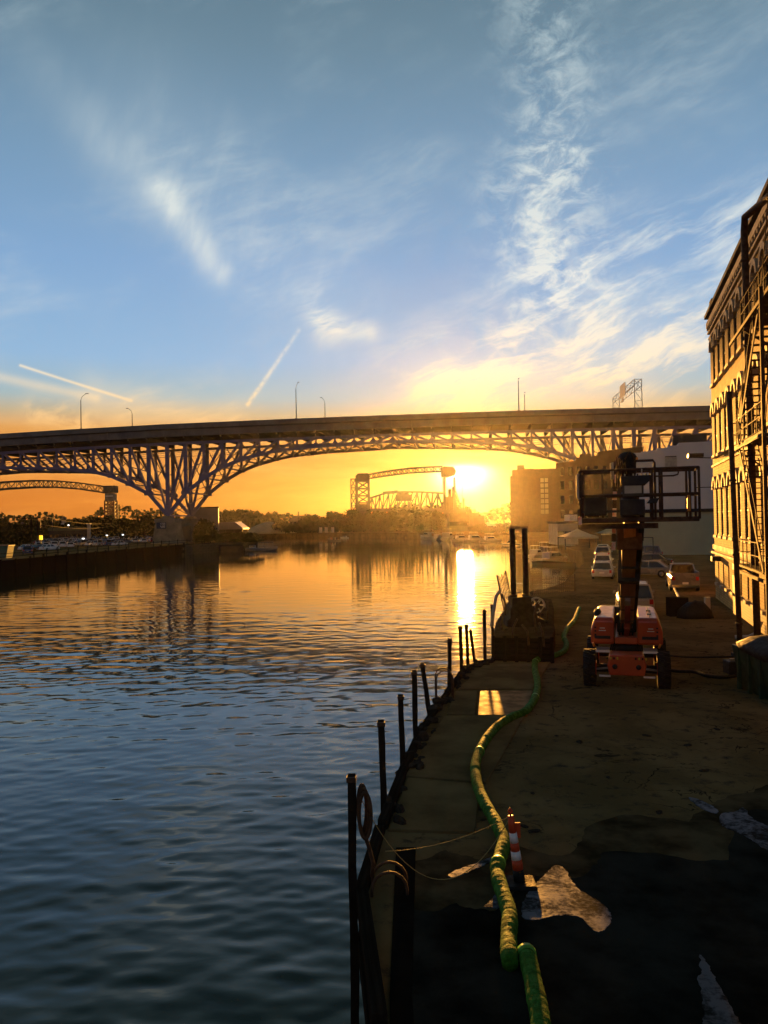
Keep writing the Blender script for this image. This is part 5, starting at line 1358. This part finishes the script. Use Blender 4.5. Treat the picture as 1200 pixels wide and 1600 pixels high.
# ================================================================== VEHICLES
paints = {n: mat(n + '_car_paint', c, .28, .1, .06, 1, spec=.5, coat=.6) for n, c in (('silver', (.42, .43, .44)), ('white', (.70, .70, .70)), ('black', (.02, .02, .022)), ('grey', (.13, .13, .14)), ('red', (.25, .02, .02)), ('blue', (.03, .07, .18)), ('tan', (.36, .32, .22)))}
def car_proto(kind, label, paint):
    L, Wd = {'sedan': (4.7, 1.8), 'suv': (4.8, 1.9), 'pickup': (5.8, 2.0)}[kind]
    r = thing('parked_car' if kind != 'pickup' else 'pickup_truck', label, 'car', (0, 0, -80))
    h1 = {'sedan': .92, 'suv': 1.08, 'pickup': 1.15}[kind]; top = {'sedan': 1.42, 'suv': 1.75, 'pickup': 1.85}[kind]
    if kind == 'sedan': cab = [(-1.75, h1), (-1.05, top), (.35, top), (1.15, h1)]
    elif kind == 'suv': cab = [(-2.15, h1), (-1.9, top), (.35, top), (1.05, h1)]
    else: cab = [(-.55, h1), (-.45, top), (.75, top), (1.35, h1)]
    # body: sections along x
    prof = [(-L / 2, .42, .78 * h1 + .1), (-L / 2 + .12, .28, h1 - .03), (-1.2, .24, h1), (.9, .24, h1), (1.5, .24, h1 - .06), (L / 2 - .25, .28, h1 - .2), (L / 2, .42, h1 - .34)]
    secs = []
    for i, (x, zb, zt) in enumerate(prof):
        w = Wd / 2 * (.90 if i in (0, 6) else 1.0 if i not in (1, 5) else .97)
        secs.append([(x, -w * .95, zb), (x, -w, zb + .2), (x, -w, zt - .16), (x, -w * .90, zt), (x, w * .90, zt), (x, w, zt - .16), (x, w, zb + .2), (x, w * .95, zb)])
    MB().loft(secs, False).build('body', paint, r, .03)
    wa, wb = Wd / 2 * .90, Wd / 2 * .72
    vs = [(cab[0][0], -wa, h1), (cab[0][0], wa, h1), (cab[3][0], wa, h1), (cab[3][0], -wa, h1), (cab[1][0], -wb, top), (cab[1][0], wb, top), (cab[2][0], wb, top), (cab[2][0], -wb, top)]
    fs = [(0, 3, 7, 4), (1, 5, 6, 2), (0, 4, 5, 1), (3, 2, 6, 7), (4, 7, 6, 5)]
    MB().add([(x, y, z - .004 * (z > h1)) for x, y, z in vs], fs[:4]).build('windows', glassm, r)
    MB().loft([[(cab[1][0] - .06, -wb * 1.02, top - .06), (cab[1][0], -wb * .9, top + .02), (cab[1][0], wb * .9, top + .02), (cab[1][0] - .06, wb * 1.02, top - .06)], [(cab[2][0] + .06, -wb * 1.02, top - .06), (cab[2][0], -wb * .9, top + .02), (cab[2][0], wb * .9, top + .02), (cab[2][0] + .06, wb * 1.02, top - .06)]], False).build('roof', paint, r)
    for (a, b) in ((0, 4), (1, 5), (3, 7), (2, 6)): piece('pillar', vs[a], vs[b], .09, .06, paint, r)
    for y in (-1, 1): piece('pillar', (-.3, y * wa * .99, h1), (-.3, y * wb * 1.01, top - .03), .09, .05, paint, r)
    if kind == 'pickup':
        MB().box((-1.75, 0, h1 + .01), (2.1, Wd * .78, .05)).build('bed_floor', blackm, r)
        for y in (-1, 1): MB().box((-1.7, y * Wd * .44, h1 + .13), (2.3, .12, .28)).build('bed_side', paint, r)
        MB().box((-2.86, 0, h1 - .08), (.08, Wd * .86, .55)).build('tailgate', paint, r)
    wm_ = MB().tube([(0, -.12, 0), (0, -.10, 0), (0, .10, 0), (0, .12, 0)], [.26, .34, .34, .26], 16).mesh('tyre', blackm); rm_ = MB().tube([(0, -.13, 0), (0, .13, 0)], .19, 10).mesh('rim', galv)
    for x in (-L * .30, L * .31):
        for y in (-1, 1):
            o = bpy.data.objects.new('wheel', wm_); COL.objects.link(o); o.parent = r; o.location = (x, y * (Wd / 2 - .1), .34)
            k = bpy.data.objects.new('rim', rm_); COL.objects.link(k); k.parent = o
    for y in (-1, 1):
        MB().box((L / 2 - .05, y * Wd * .36, h1 - .38), (.10, .36, .16)).build('headlight', chrome, r); MB().box((-L / 2 + .03, y * Wd * .40, h1 - .2), (.10, .20, .26)).build('tail_light', redl, r)
    MB().box((-L / 2 + .0, 0, .42), (.14, Wd * .9, .18)).build('bumper', chrome if kind == 'pickup' else paint, r); MB().box((L / 2 - .0, 0, .42), (.14, Wd * .9, .18)).build('bumper', paint, r)
    MB().box((-L / 2 - .03, 0, .62), (.02, .4, .14)).build('number_plate', whitep, r)
    for y in (-1, 1): MB().box((.85, y * (Wd / 2 + .08), h1 + .02), (.12, .18, .14)).build('wing_mirror', paint, r)
    return r
protos = {k: car_proto(k, k, paints['silver']) for k in ('sedan', 'suv', 'pickup')}
SP = paints['silver'].name
def put_car(kind, colour, x, y, rz, label, group=None, z=GZ, name=None):
    sw = {SP: paints[colour]}
    c = copy_tree(protos[kind], loc=(x, y, z), rz=rz, label=label, swap=sw, group=group)
    return c
rg = random.Random(21)
cols = ['white', 'silver', 'white', 'white', 'silver', 'silver', 'grey', 'white', 'tan', 'blue', 'silver', 'white', 'black', 'red']
n = 0
for row, (pxa, pxb, py, D0) in enumerate(((44, 96, 860, 165), (60, 122, 855.5, 185), (68, 132, 851.5, 206), (60, 158, 847.5, 232), (66, 162, 844.5, 262), (108, 200, 842, 288), (172, 206, 849, 215), (210, 250, 848, 218), (205, 252, 843, 262), (44, 90, 866, 150), (60, 160, 849.5, 219), (90, 190, 846, 247), (120, 200, 853, 196))):
    a = G(pxa, py); b = G(pxb, py); k = int(abs(b.x - a.x) / 2.75)
    for i in range(k):
        if rg.random() < .08: continue
        p = a.lerp(b, i / k); col_ = rg.choice(cols); kd = rg.choice(['sedan', 'sedan', 'suv'])
        if p.y < 225 and p.x > lerpt([(100, -62), (165, -60), (216, -56)], p.y) - 3: continue
        put_car(kd, col_, p.x, p.y + rg.uniform(-.5, .5), R(90 + 28 * (1 if row % 2 else -1) + rg.uniform(-3, 3)) , f'{col_} {"saloon" if kd == "sedan" else "tall estate car"} among the rows in the far left riverside car park', 'cars in the far left riverside car park')
# near right yard
g = G(1090, 925); put_car('pickup', 'grey', g.x, g.y + 2.9, R(74), 'grey pickup seen from behind beside the brick warehouse')
g = G(1013, 966); put_car('suv', 'tan', g.x, g.y + 2.3, R(75), 'tan car parked directly behind the boom lift')
for (px, py, kd, cl, rz, lab) in ((1020, 903, 'sedan', 'grey', 150, 'grey saloon parked aslant, nearest of the cars right of the boom'), (1022, 888, 'sedan', 'black', 155, 'black saloon second in the slanted row right of the boom'), (1010, 876, 'suv', 'grey', 160, 'dark estate car at the back of the slanted row'),
        (1050, 866, 'sedan', 'black', 72, 'black saloon parked against the pale wall, left of a pair'), (1085, 866, 'sedan', 'black', 69, 'black saloon parked against the pale wall, right of the pair'), (1112, 866, 'suv', 'black', 66, 'black car by the wall half hidden by the brick warehouse'), (1013, 862, 'sedan', 'grey', 74, 'grey saloon against the wall right of the boom'),
        (950, 905, 'sedan', 'silver', 72, 'silver car nearest on the left of the boom'), (949, 889, 'sedan', 'white', 72, 'white car second on the left of the boom'), (948, 876, 'suv', 'silver', 72, 'silver car third on the left of the boom'), (947, 866, 'sedan', 'white', 72, 'white car farthest on the left of the boom')):
    g = G(px, py); put_car(kd, cl, g.x, g.y + 1.5, R(rz), lab)
for k in protos.values():
    for c in list(k.children):
        for cc in list(c.children): bpy.data.objects.remove(cc)
        bpy.data.objects.remove(c)
    bpy.data.objects.remove(k)

# narrow white triangular panel, trestle frame, painted poles, junk
g = G(990, 900); r = thing('triangular_panel', 'narrow white triangular panel standing between the cars and the boom', 'panel', g)
s = g.y / F; MB().extr([(-5 * s, 6 * s), (6 * s, 8 * s), (-2 * s, 46 * s)], 'y', -.04, .04).build('panel', whitep, r)
piece('prop', (9 * s, .1, 12 * s), (0 * s, .1, 58 * s), .16, .12, whitep, r)
for x in (-4, 4): piece('leg', (x * s, .1, 0), (x * s, .1, 8 * s), .1, .1, darkm, r)
g = G(1012, 880); s = g.y / F; r = thing('goal_frame', 'thin dark pipe frame standing before the pale wall', 'frame', g)
for x in (-16 * s, 9 * s): piece('post', (x, 0, 0), (x, 0, 40 * s), .08, .08, darkm, r)
piece('crossbar', (-16 * s, 0, 40 * s), (9 * s, 0, 40 * s), .08, .08, darkm, r)
a, b = G(1052, 922), G(1068, 957); r = thing('striped_pole', 'pale and dark banded pole lying on the ground left of the pickup', 'pole', a)
for k in range(5): piece('pale_band' if k % 2 == 0 else 'dark_band', (b - a) * (k / 5) + Vector((0, 0, .3)), (b - a) * ((k + 1) / 5) + Vector((0, 0, .3)), .10, .10, cream if k % 2 == 0 else darkm, r)
g = G(1086, 965); r = thing('covered_heap', 'lumpy heap under a dark tarpaulin behind the pickup', 'heap', g)
mb = MB(); secs = []; rg = random.Random(9)
for f, z in ((1, 0), (.92, .35), (.7, .62), (.4, .8), (.05, .86)): secs.append([(.95 * f * math.cos(t) * rg.uniform(.9, 1.1), .8 * f * math.sin(t) * rg.uniform(.9, 1.1), z * rg.uniform(.9, 1.1)) for t in [i * 2 * math.pi / 18 for i in range(18)]])
mb.loft(secs); mb.build('tarpaulin', blackm, r); MB().box((.9, .6, .5), (.25, .25, 1.0)).build('post', cream, r); MB().box((-.6, .9, .5), (1.0, .6, 1.0)).build('crate', wood, r)
# black hose from lift to the skip
pts = smooth_path([G(px, py, GZ + .06) for px, py in ((1042, 1046), (1060, 1049), (1085, 1050), (1105, 1056), (1130, 1058), (1152, 1054), (1158, 1040))])
o = MB().tube([p - pts[0] for p in pts], .055, 8).build('black_hose', blackm); o.location = pts[0]; tag(o, 'black hose lying across the yard from the lift to the skip', 'hose')
pts = smooth_path([G(px, py, GZ + .04) for px, py in ((1030, 1022), (1060, 1026), (1100, 1027), (1146, 1026))])
o = MB().tube([p - pts[0] for p in pts], .03, 6).build('black_hose', blackm); o.location = pts[0]; tag(o, 'thin dark cable across the yard behind the black hose', 'cable')
# skip with tarp at right edge
g = G(1205, 1112); r = thing('covered_skip', 'dark green waste skip under a black sheet at the right edge of the yard', 'skip', g + Vector((1.55, 1.5, 0)))
MB().extr([(-1.0, 0), (-1.25, 1.35), (1.6, 1.35), (1.6, 0)], 'y', -1.2, 1.6).build('body', mat('dark_green_steel', (.02, .06, .035), .5, 0, .4, 3), r, .03)
for y in (-.9, -.2, .5, 1.2): MB().box((-1.2, y, .7), (.1, .1, 1.3)).build('rib', MT['dark_green_steel'], r)
mb = MB(); secs = []
for f, z in ((1.0, 1.22), (1.03, 1.42), (.8, 1.62), (.4, 1.74), (.05, 1.76)): secs.append([(.15 + 1.45 * f * math.copysign(abs(math.cos(t)) ** .5, math.cos(t)), .2 + 1.5 * f * math.copysign(abs(math.sin(t)) ** .5, math.sin(t)), z + .06 * math.sin(5 * t)) for t in [i * 2 * math.pi / 24 for i in range(24)]])
mb.loft(secs); mb.build('sheet', blackm, r)
g = G(1152, 1052); r = thing('pump_box', 'small dark box at the foot of the straight pipe', 'box', g); MB().box((0, 0, .22), (.75, .55, .44)).build('case', darkm, r, .03); MB().box((0, 0, .47), (.5, .1, .06)).build('handle', galv, r)

# ================================================================== BOOM LIFT
bl = G(980, 1075); LY = bl.y + 1.6; LX = bl.x * LY / bl.y
LA = -math.atan2(LX, LY)
lift = thing('boom_lift', 'orange articulated boom lift with its basket raised towards the camera', 'boom lift', (LX, LY, GZ), LA)
OL = lift.location.copy(); LM = Matrix.Rotation(-LA, 3, 'Z'); CL = LM @ (CP - OL)
# wheels
def wheel(x, y):
    w = MB().tube([(-.17, 0, 0), (-.19, 0, 0), (-.19, 0, 0), (.19, 0, 0), (.17, 0, 0)], [.30, .50, .55, .55, .30], 24); 
    for k in range(18):
        a = k * 2 * math.pi / 18
        for sx in (-.09, .09): w.beam((sx - .09, math.cos(a + sx) * .555, math.sin(a + sx) * .555), (sx + .09, math.cos(a + sx + .1) * .555, math.sin(a + sx + .1) * .555), .07, .05)
    o = w.build('tyre', blackm, lift); o.location = (x, y, .57)
    MB().tube([(-.2, 0, 0), (.2, 0, 0)], .24, 14).build('rim', orange, o)
for y in (-1.45, 1.45):
    for x in (-1.12, 1.10): wheel(x, y)
MB().box((0, 0, .72), (1.1, 3.6, .42)).build('chassis', orange, lift, .05)
MB().extr([(-.52, .45), (-.58, .75), (-.5, 1.08), (.5, 1.08), (.58, .75), (.52, .45)], 'y', -2.05, -1.2).build('front_cover', orange, lift, .04)
for y in (-1.45, 1.45): MB().tube([(-1.0, y, .57), (1.0, y, .57)], .13, 10).build('axle', darkm, lift)
for s in (-1, 1):
    MB().box((s * .72, -1.25, 1.13), (.42, .55, .05)).build('step_plate', galv, lift, .01); MB().box((s * .72, -1.54, 1.10), (.44, .03, .06)).build('step_edge', whitep, lift)
    MB().box((s * .66, -1.9, .40), (.34, .05, .05)).build('tie_down', whitep, lift); piece('tie_rod', (s * .5, -1.7, .62), (s * .95, -1.6, .55), .06, .06, galv, lift)
    MB().tube([(s * .35, -2.07, .72), (s * .35, -2.0, .72)], .08, 10).build('lug', darkm, lift)
MB().tube([(0, 0, .9), (0, 0, 1.22)], .55, 24).build('slew_ring', darkm, lift)
redw0 = mat('decal_yellow', (.55, .40, .04), .5)
# turntable hoods
def hood(x0, x1, nm):
    s = 1 if x0 > 0 else -1; a, b = sorted((x0, x1))
    secs = []
    for y, zt, dz, ins in ((-.65, 1.96, 1.22, .0), (-.55, 2.06, 1.18, .02), (2.7, 2.08, 1.18, .02), (2.85, 1.95, 1.25, .06)):
        o_ = .14; xs = (a + (ins + (o_ if s < 0 else 0)), b - (ins + (o_ if s > 0 else 0)))
        secs.append([(a + ins, y, dz), (a + ins, y, zt - .35), (xs[0] + (.0), y, zt - .04 * 0), (xs[1], y, zt), (b - ins, y, zt - .35), (b - ins, y, dz)])
    mb_ = MB().loft(secs, False); return mb_.build(nm, orange, lift, .05)
hl = hood(-1.12, -.36, 'engine_hood'); hr = hood(.34, 1.14, 'tank_hood')
for x_, y_ in ((-.74, 0),): 
    MB().box((.74, 1.05, 2.085), (.03, 3.2, .012)).build('seam', darkm, lift)
    for y in (.2, 1.2): MB().box((.74, y, 2.10), (.14, .10, .04)).build('latch', darkm, lift)
MB().tube([(-.92, -.1, 2.02), (-.92, .5, 2.12), (-.92, 1.0, 2.08)], [.06, .13, .06], 8).build('exhaust', blackm, lift)
for x in (-.74, .76):
    for z, w in ((1.72, .16), (1.64, .22)): MB().box((x, -.672, z), (w, .012, .025)).build('decal', whitep, lift)
MB().box((0, 1.0, 1.34), (.7, 3.6, .22)).build('turntable', orange, lift, .03)
MB().box((.0, 3.1, 1.62), (1.9, .5, .85)).build('counterweight', darkm, lift, .08)
for k in range(5): MB().tube([(-.2 + k * .1, -.3, 1.45), (-.22 + k * .11, -.55, 1.75), (-.1 + k * .06, -.2, 2.1)], .025, 6).build('hydraulic_hose', blackm, lift)
for s in (-1, 1):
    for k in range(4): MB().box((s * .42 + (k - 1.5) * .10, -2.06, .98), (.05, .02, .07)).build('warning_decal', redw0 if k % 2 else blackm, lift)
    MB().tube([(s * .98, -1.2, 1.2), (s * 1.02, -1.25, 1.32)], .035, 8).build('marker_lamp', mat('amber_lens', (.7, .25, .03), .3), lift)
    for k in range(3): MB().tube([(s * (.30 + k * .05), -.35, 1.35), (s * (.34 + k * .06), -.62, 1.15), (s * (.40 + k * .07), -1.0, .95)], .018, 6).build('hydraulic_hose', blackm, lift)
    MB().box((s * .74, -.668, 1.42), (.5, .012, .10)).build('vent_grille', darkm, lift)
    for k in range(3): MB().box((s * .96, -.672, 1.5 + k * .12), (.06, .012, .05)).build('hood_catch', darkm, lift)
# boom : pivot at the rear of the turntable, rising to the basket
def LP(px, py, D):
    d = LM @ ray(px, py); return CL + d * (D / d.y)
b0 = Vector((0.02, .6, 1.75)); b1 = LP(983, 842, 19.2)
bd = (b1 - b0).normalized()
piece('boom_section', b0, b0.lerp(b1, .70), .40, .46, mat('boom_paint', (.34, .16, .07), .5, 0, .3, 3, coat=.1), lift)
piece('boom_section', b0.lerp(b1, .55), b1, .33, .38, MT['boom_paint'], lift)
MB().box(b0, (.62, .5, .6)).build('boom_pivot', darkm, lift, .04)
sdv = bd.cross(Vector((0, 0, 1))).normalized()
for k, off in enumerate((.20, .26)):
    piece('hose_track', b0.lerp(b1, .1) + sdv * off * (1 if sdv.x > 0 else -1), b0.lerp(b1, .99) + sdv * off * (1 if sdv.x > 0 else -1), .09, .14, blackm, lift)
piece('lift_cylinder', b0 + Vector((0, -.7, -.35)), b0.lerp(b1, .45) + Vector((0, 0, -.3)), .16, .16, chrome, lift)
MB().box(b0.lerp(b1, .70), (.54, .18, .58), bd.to_track_quat('Y', 'Z').to_matrix()).build('wear_collar', darkm, lift)
for k in range(4):
    o_ = sdv * (-.19 - .03 * k); pp = [b0.lerp(b1, t) + o_ + Vector((0, 0, .20 + .05 * math.sin(t * 19 + k * 1.3))) for t in [i / 16 for i in range(17)]]
    MB().tube(pp, .014, 6).build('boom_cable', blackm, lift)
for t in (.15, .32, .5, .66, .82): MB().box(b0.lerp(b1, t), (.47, .05, .50), bd.to_track_quat('Y', 'Z').to_matrix()).build('boom_clamp', darkm, lift)
MB().box(b1, (.56, .4, .5)).build('boom_nose', rustm, lift, .03)
# jib and rotator up to the basket
BD = 17.4
j1 = LP(985, 790, BD + 1.25)
piece('jib', b1, j1, .26, .28, MT['boom_paint'], lift); piece('jib', b1 + Vector((.25, 0, 0)), j1 + Vector((.25, 0, 0)), .12, .16, darkm, lift)
MB().tube([j1 + Vector((0, 0, -.35)), j1 + Vector((0, 0, .3))], .2, 12).build('rotator', darkm, lift)
redw = mat('red_white_corner_and_highlight', (.62, .20, .14), .4, c2=(.7, .62, .55), vs_=5)  # corner bumper, and the painted highlight on the boom's left edge
e0, e1 = LP(961.5, 742, BD + 1.0), LP(958.5, 860, BD + 1.1)
for k in range(9): piece('edge_highlight_band', e0.lerp(e1, k / 9), e0.lerp(e1, (k + 1) / 9 - .006), .085, .085, redw if k % 2 == 0 else rustm, lift)  # bright bands put the highlight on the boom's left edge into colour
# basket
def BX(px, py, dd=0): return LP(px, py, BD + dd)
def bar(p, q_, nm='rail', w=.05, m=None): piece(nm, p, q_, w, w, m or rustm, lift)
zf = BX(1000, 812).z; zt_ = BX(1000, 733).z; zm_ = BX(1000, 773).z; zb_ = BX(1000, 799).z
xL, xR = BX(907, 770).x, BX(1092.5, 770).x; yN = CL.y + BD; yF = yN + .92
MB().box(((xL + xR) / 2, (yN + yF) / 2, zf), (xR - xL, .92, .10)).build('basket_floor', rustm, lift, .02)
MB().box(((xL + BX(1029, 815).x) / 2, yN + .5, zf - .13), (BX(1029, 815).x - xL, .7, .11)).build('floor_beam', rustm, lift)
MB().box(((xL + xR) / 2, yN, zb_ + .01), (xR - xL, .03, .05)).build('toe_board', darkm, lift)
for y in (yN, yF):
    for z in (zt_, zm_): MB().tube([(xL, y, z), (xR, y, z)], .028, 8).build('rail', rustm, lift)
    xs = [xL, BX(1019, 770).x, BX(1034, 770).x, BX(1078, 770).x, xR] + ([BX(940, 770).x] if y == yF else [])
    for x in xs: MB().tube([(x, y, zf), (x, y, zt_)], .026, 8).build('upright', rustm, lift)
for x in (xL, xR):
    for z in (zt_, zm_): MB().tube([(x, yN, z), (x, yF, z)], .026, 8).build('rail', rustm, lift)
x0, x1 = BX(992, 720).x, BX(1020, 720).x; z2 = BX(1000, 720).z
MB().tube([(x0, yN - .02, z2), (x1, yN - .02, z2), (x1 + .03, yN - .02, z2 - .05), (x1 + .03, yN - .02, zf)], .026, 8).build('gate_frame', rustm, lift)
MB().tube([(BX(1022, 744).x, yN - .03, BX(1000, 745).z), (BX(1052, 744).x, yN - .03, BX(1000, 745).z), (BX(1059, 741).x, yN - .03, BX(1000, 743).z), (BX(1060, 739).x, yN - .03, BX(1000, 739).z)], .018, 7).build('grab_handle', rustm, lift)
MB().box((BX(1076, 786).x, yN - .02, BX(1076, 786).z), (.06, .03, .33)).build('document_tube', mat('orange_reflector', (.6, .24, .04), .4), lift)
MB().tube([(xL - .02, yN, BX(905, 741).z), (xL - .06, yN, BX(905, 743).z), (xL - .06, yN, BX(905, 778).z), (xL, yN, BX(905, 780).z)], .03, 8).build('side_handle', cream, lift)
MB().box((xL - .02, yN, BX(905, 814).z), (.07, .1, .17)).build('corner_bumper', redw, lift)
# control console facing the camera side
cx0, cx1 = BX(970, 750).x, BX(1015, 750).x; xc = (cx0 + cx1) / 2
MB().extr([(BX(969, 750).x, BX(990, 744).z), (BX(1017, 750).x, BX(990, 743).z), (BX(1015, 752).x, BX(990, 752).z), (BX(1007, 758).x, BX(990, 759).z), (BX(971, 758).x, BX(990, 758).z)], 'y', yN - .10, yN + .22).build('console', darkm, lift, .015)
MB().box((BX(989, 766).x, yN - .02, BX(989, 766).z), (.42, .10, .26)).build('console_panel', conc_dk, lift, .01); MB().box((BX(989, 766).x, yN - .075, BX(989, 765).z), (.34, .01, .16)).build('label_plate', cream, lift)
MB().box((BX(988, 793).x, yN + .02, BX(988, 793).z), (.50, .18, .34)).build('tool_tray', darkm, lift, .02)
for k in range(7): MB().tube([(cx0 + .08 + k * .085, yN - .02, BX(990, 744).z), (cx0 + .08 + k * .085, yN - .02, BX(990, 744).z + (.05 if k != 4 else .15))], .014, 6).build('joystick', darkm if k % 2 else cream, lift)
MB().extr([(BX(1010, 785).x, BX(990, 787).z), (BX(1016, 780).x, BX(990, 780).z), (BX(1030, 777).x, BX(990, 779).z), (BX(1026, 788).x, BX(990, 787).z)], 'y', yN - .1, yN + .1).build('foot_switch', darkm, lift, .01)
# canvas wrapped welder on the console rail
wb_ = thing('work_bag', 'dark bulky canvas work bag hung upright in the lift basket', 'bag', OL + LM.transposed() @ Vector((BX(981, 742).x, yN + .35, zt_ - .12)))
secs = []; rg = random.Random(2)
for z, w in ((0, .15), (.08, .19), (.25, .17), (.38, .20), (.47, .15), (.52, .06)): secs.append([(w * math.cos(t) * rg.uniform(.9, 1.1), w * .8 * math.sin(t) * rg.uniform(.9, 1.1), z) for t in [i * 2 * math.pi / 16 for i in range(16)]])
MB().loft(secs).build('bag_body', blackm, wb_); MB().tube([(-.1, -.15, .35), (0, -.2, .55), (.1, -.15, .35)], .015, 6).build('strap', rustm, wb_)
MB().box((.17, -.1, .36), (.04, .03, .06)).build('reflector', mat('orange_glow_tab', (.8, .3, .03), .3), wb_)
for k in range(4):
    x = BX(958 + k * 4, 740).x; MB().tube([(x, yN + .1, zt_ - .35), (x + .03 * (k % 2), yN + .05, zt_ + .05), (x + .08, yN, zt_ + .30 - .05 * k), (x + .12, yN + .08, zt_ - .1)], .015, 6).build('control_cable', rustm, lift)
MB().tube([(BX(955, 740).x, yN, zt_ - .2), (BX(954, 720).x, yN, zt_ + .14), (BX(957, 718).x, yN, zt_ + .16), (BX(958, 740).x, yN, zt_ - .2)], .018, 6).build('lanyard_hook', cream, lift)
for k, (x0_, x1_, y0_, y1_) in enumerate(((912, 948, 776, 806), (916, 936, 792, 808))):
    MB().box(((BX(x0_, 790).x + BX(x1_, 790).x) / 2, yN + .3 + .2 * k, (BX(930, y0_).z + BX(930, y1_).z) / 2), (BX(x1_, 790).x - BX(x0_, 790).x, .25, BX(930, y0_).z - BX(930, y1_).z)).build('tool_box', [darkm, rustm][k], lift, .02)

# ================================================================== HAZE
hb = MB().box((0, 620, 25.5), (1960, 1400, 61))
hz_o = hb.build('haze', mat('haze_air', (.8, .8, .8))); hz_o.data.materials.clear()
hm = bpy.data.materials.new('haze_volume'); hm.use_nodes = True; nt = hm.node_tree; nt.nodes.clear()
vp = nt.nodes.new('ShaderNodeVolumePrincipled'); vp.inputs['Color'].default_value = (.92, .90, .86, 1)
vp.inputs['Density'].default_value = HAZE_D; vp.inputs['Anisotropy'].default_value = HAZE_G
ou = nt.nodes.new('ShaderNodeOutputMaterial'); nt.links.new(vp.outputs[0], ou.inputs['Volume']); hz_o.data.materials.append(hm)
tag(hz_o, 'thin warm evening haze filling the air over the river', 'haze', kind='stuff'); hz_o.visible_shadow = True
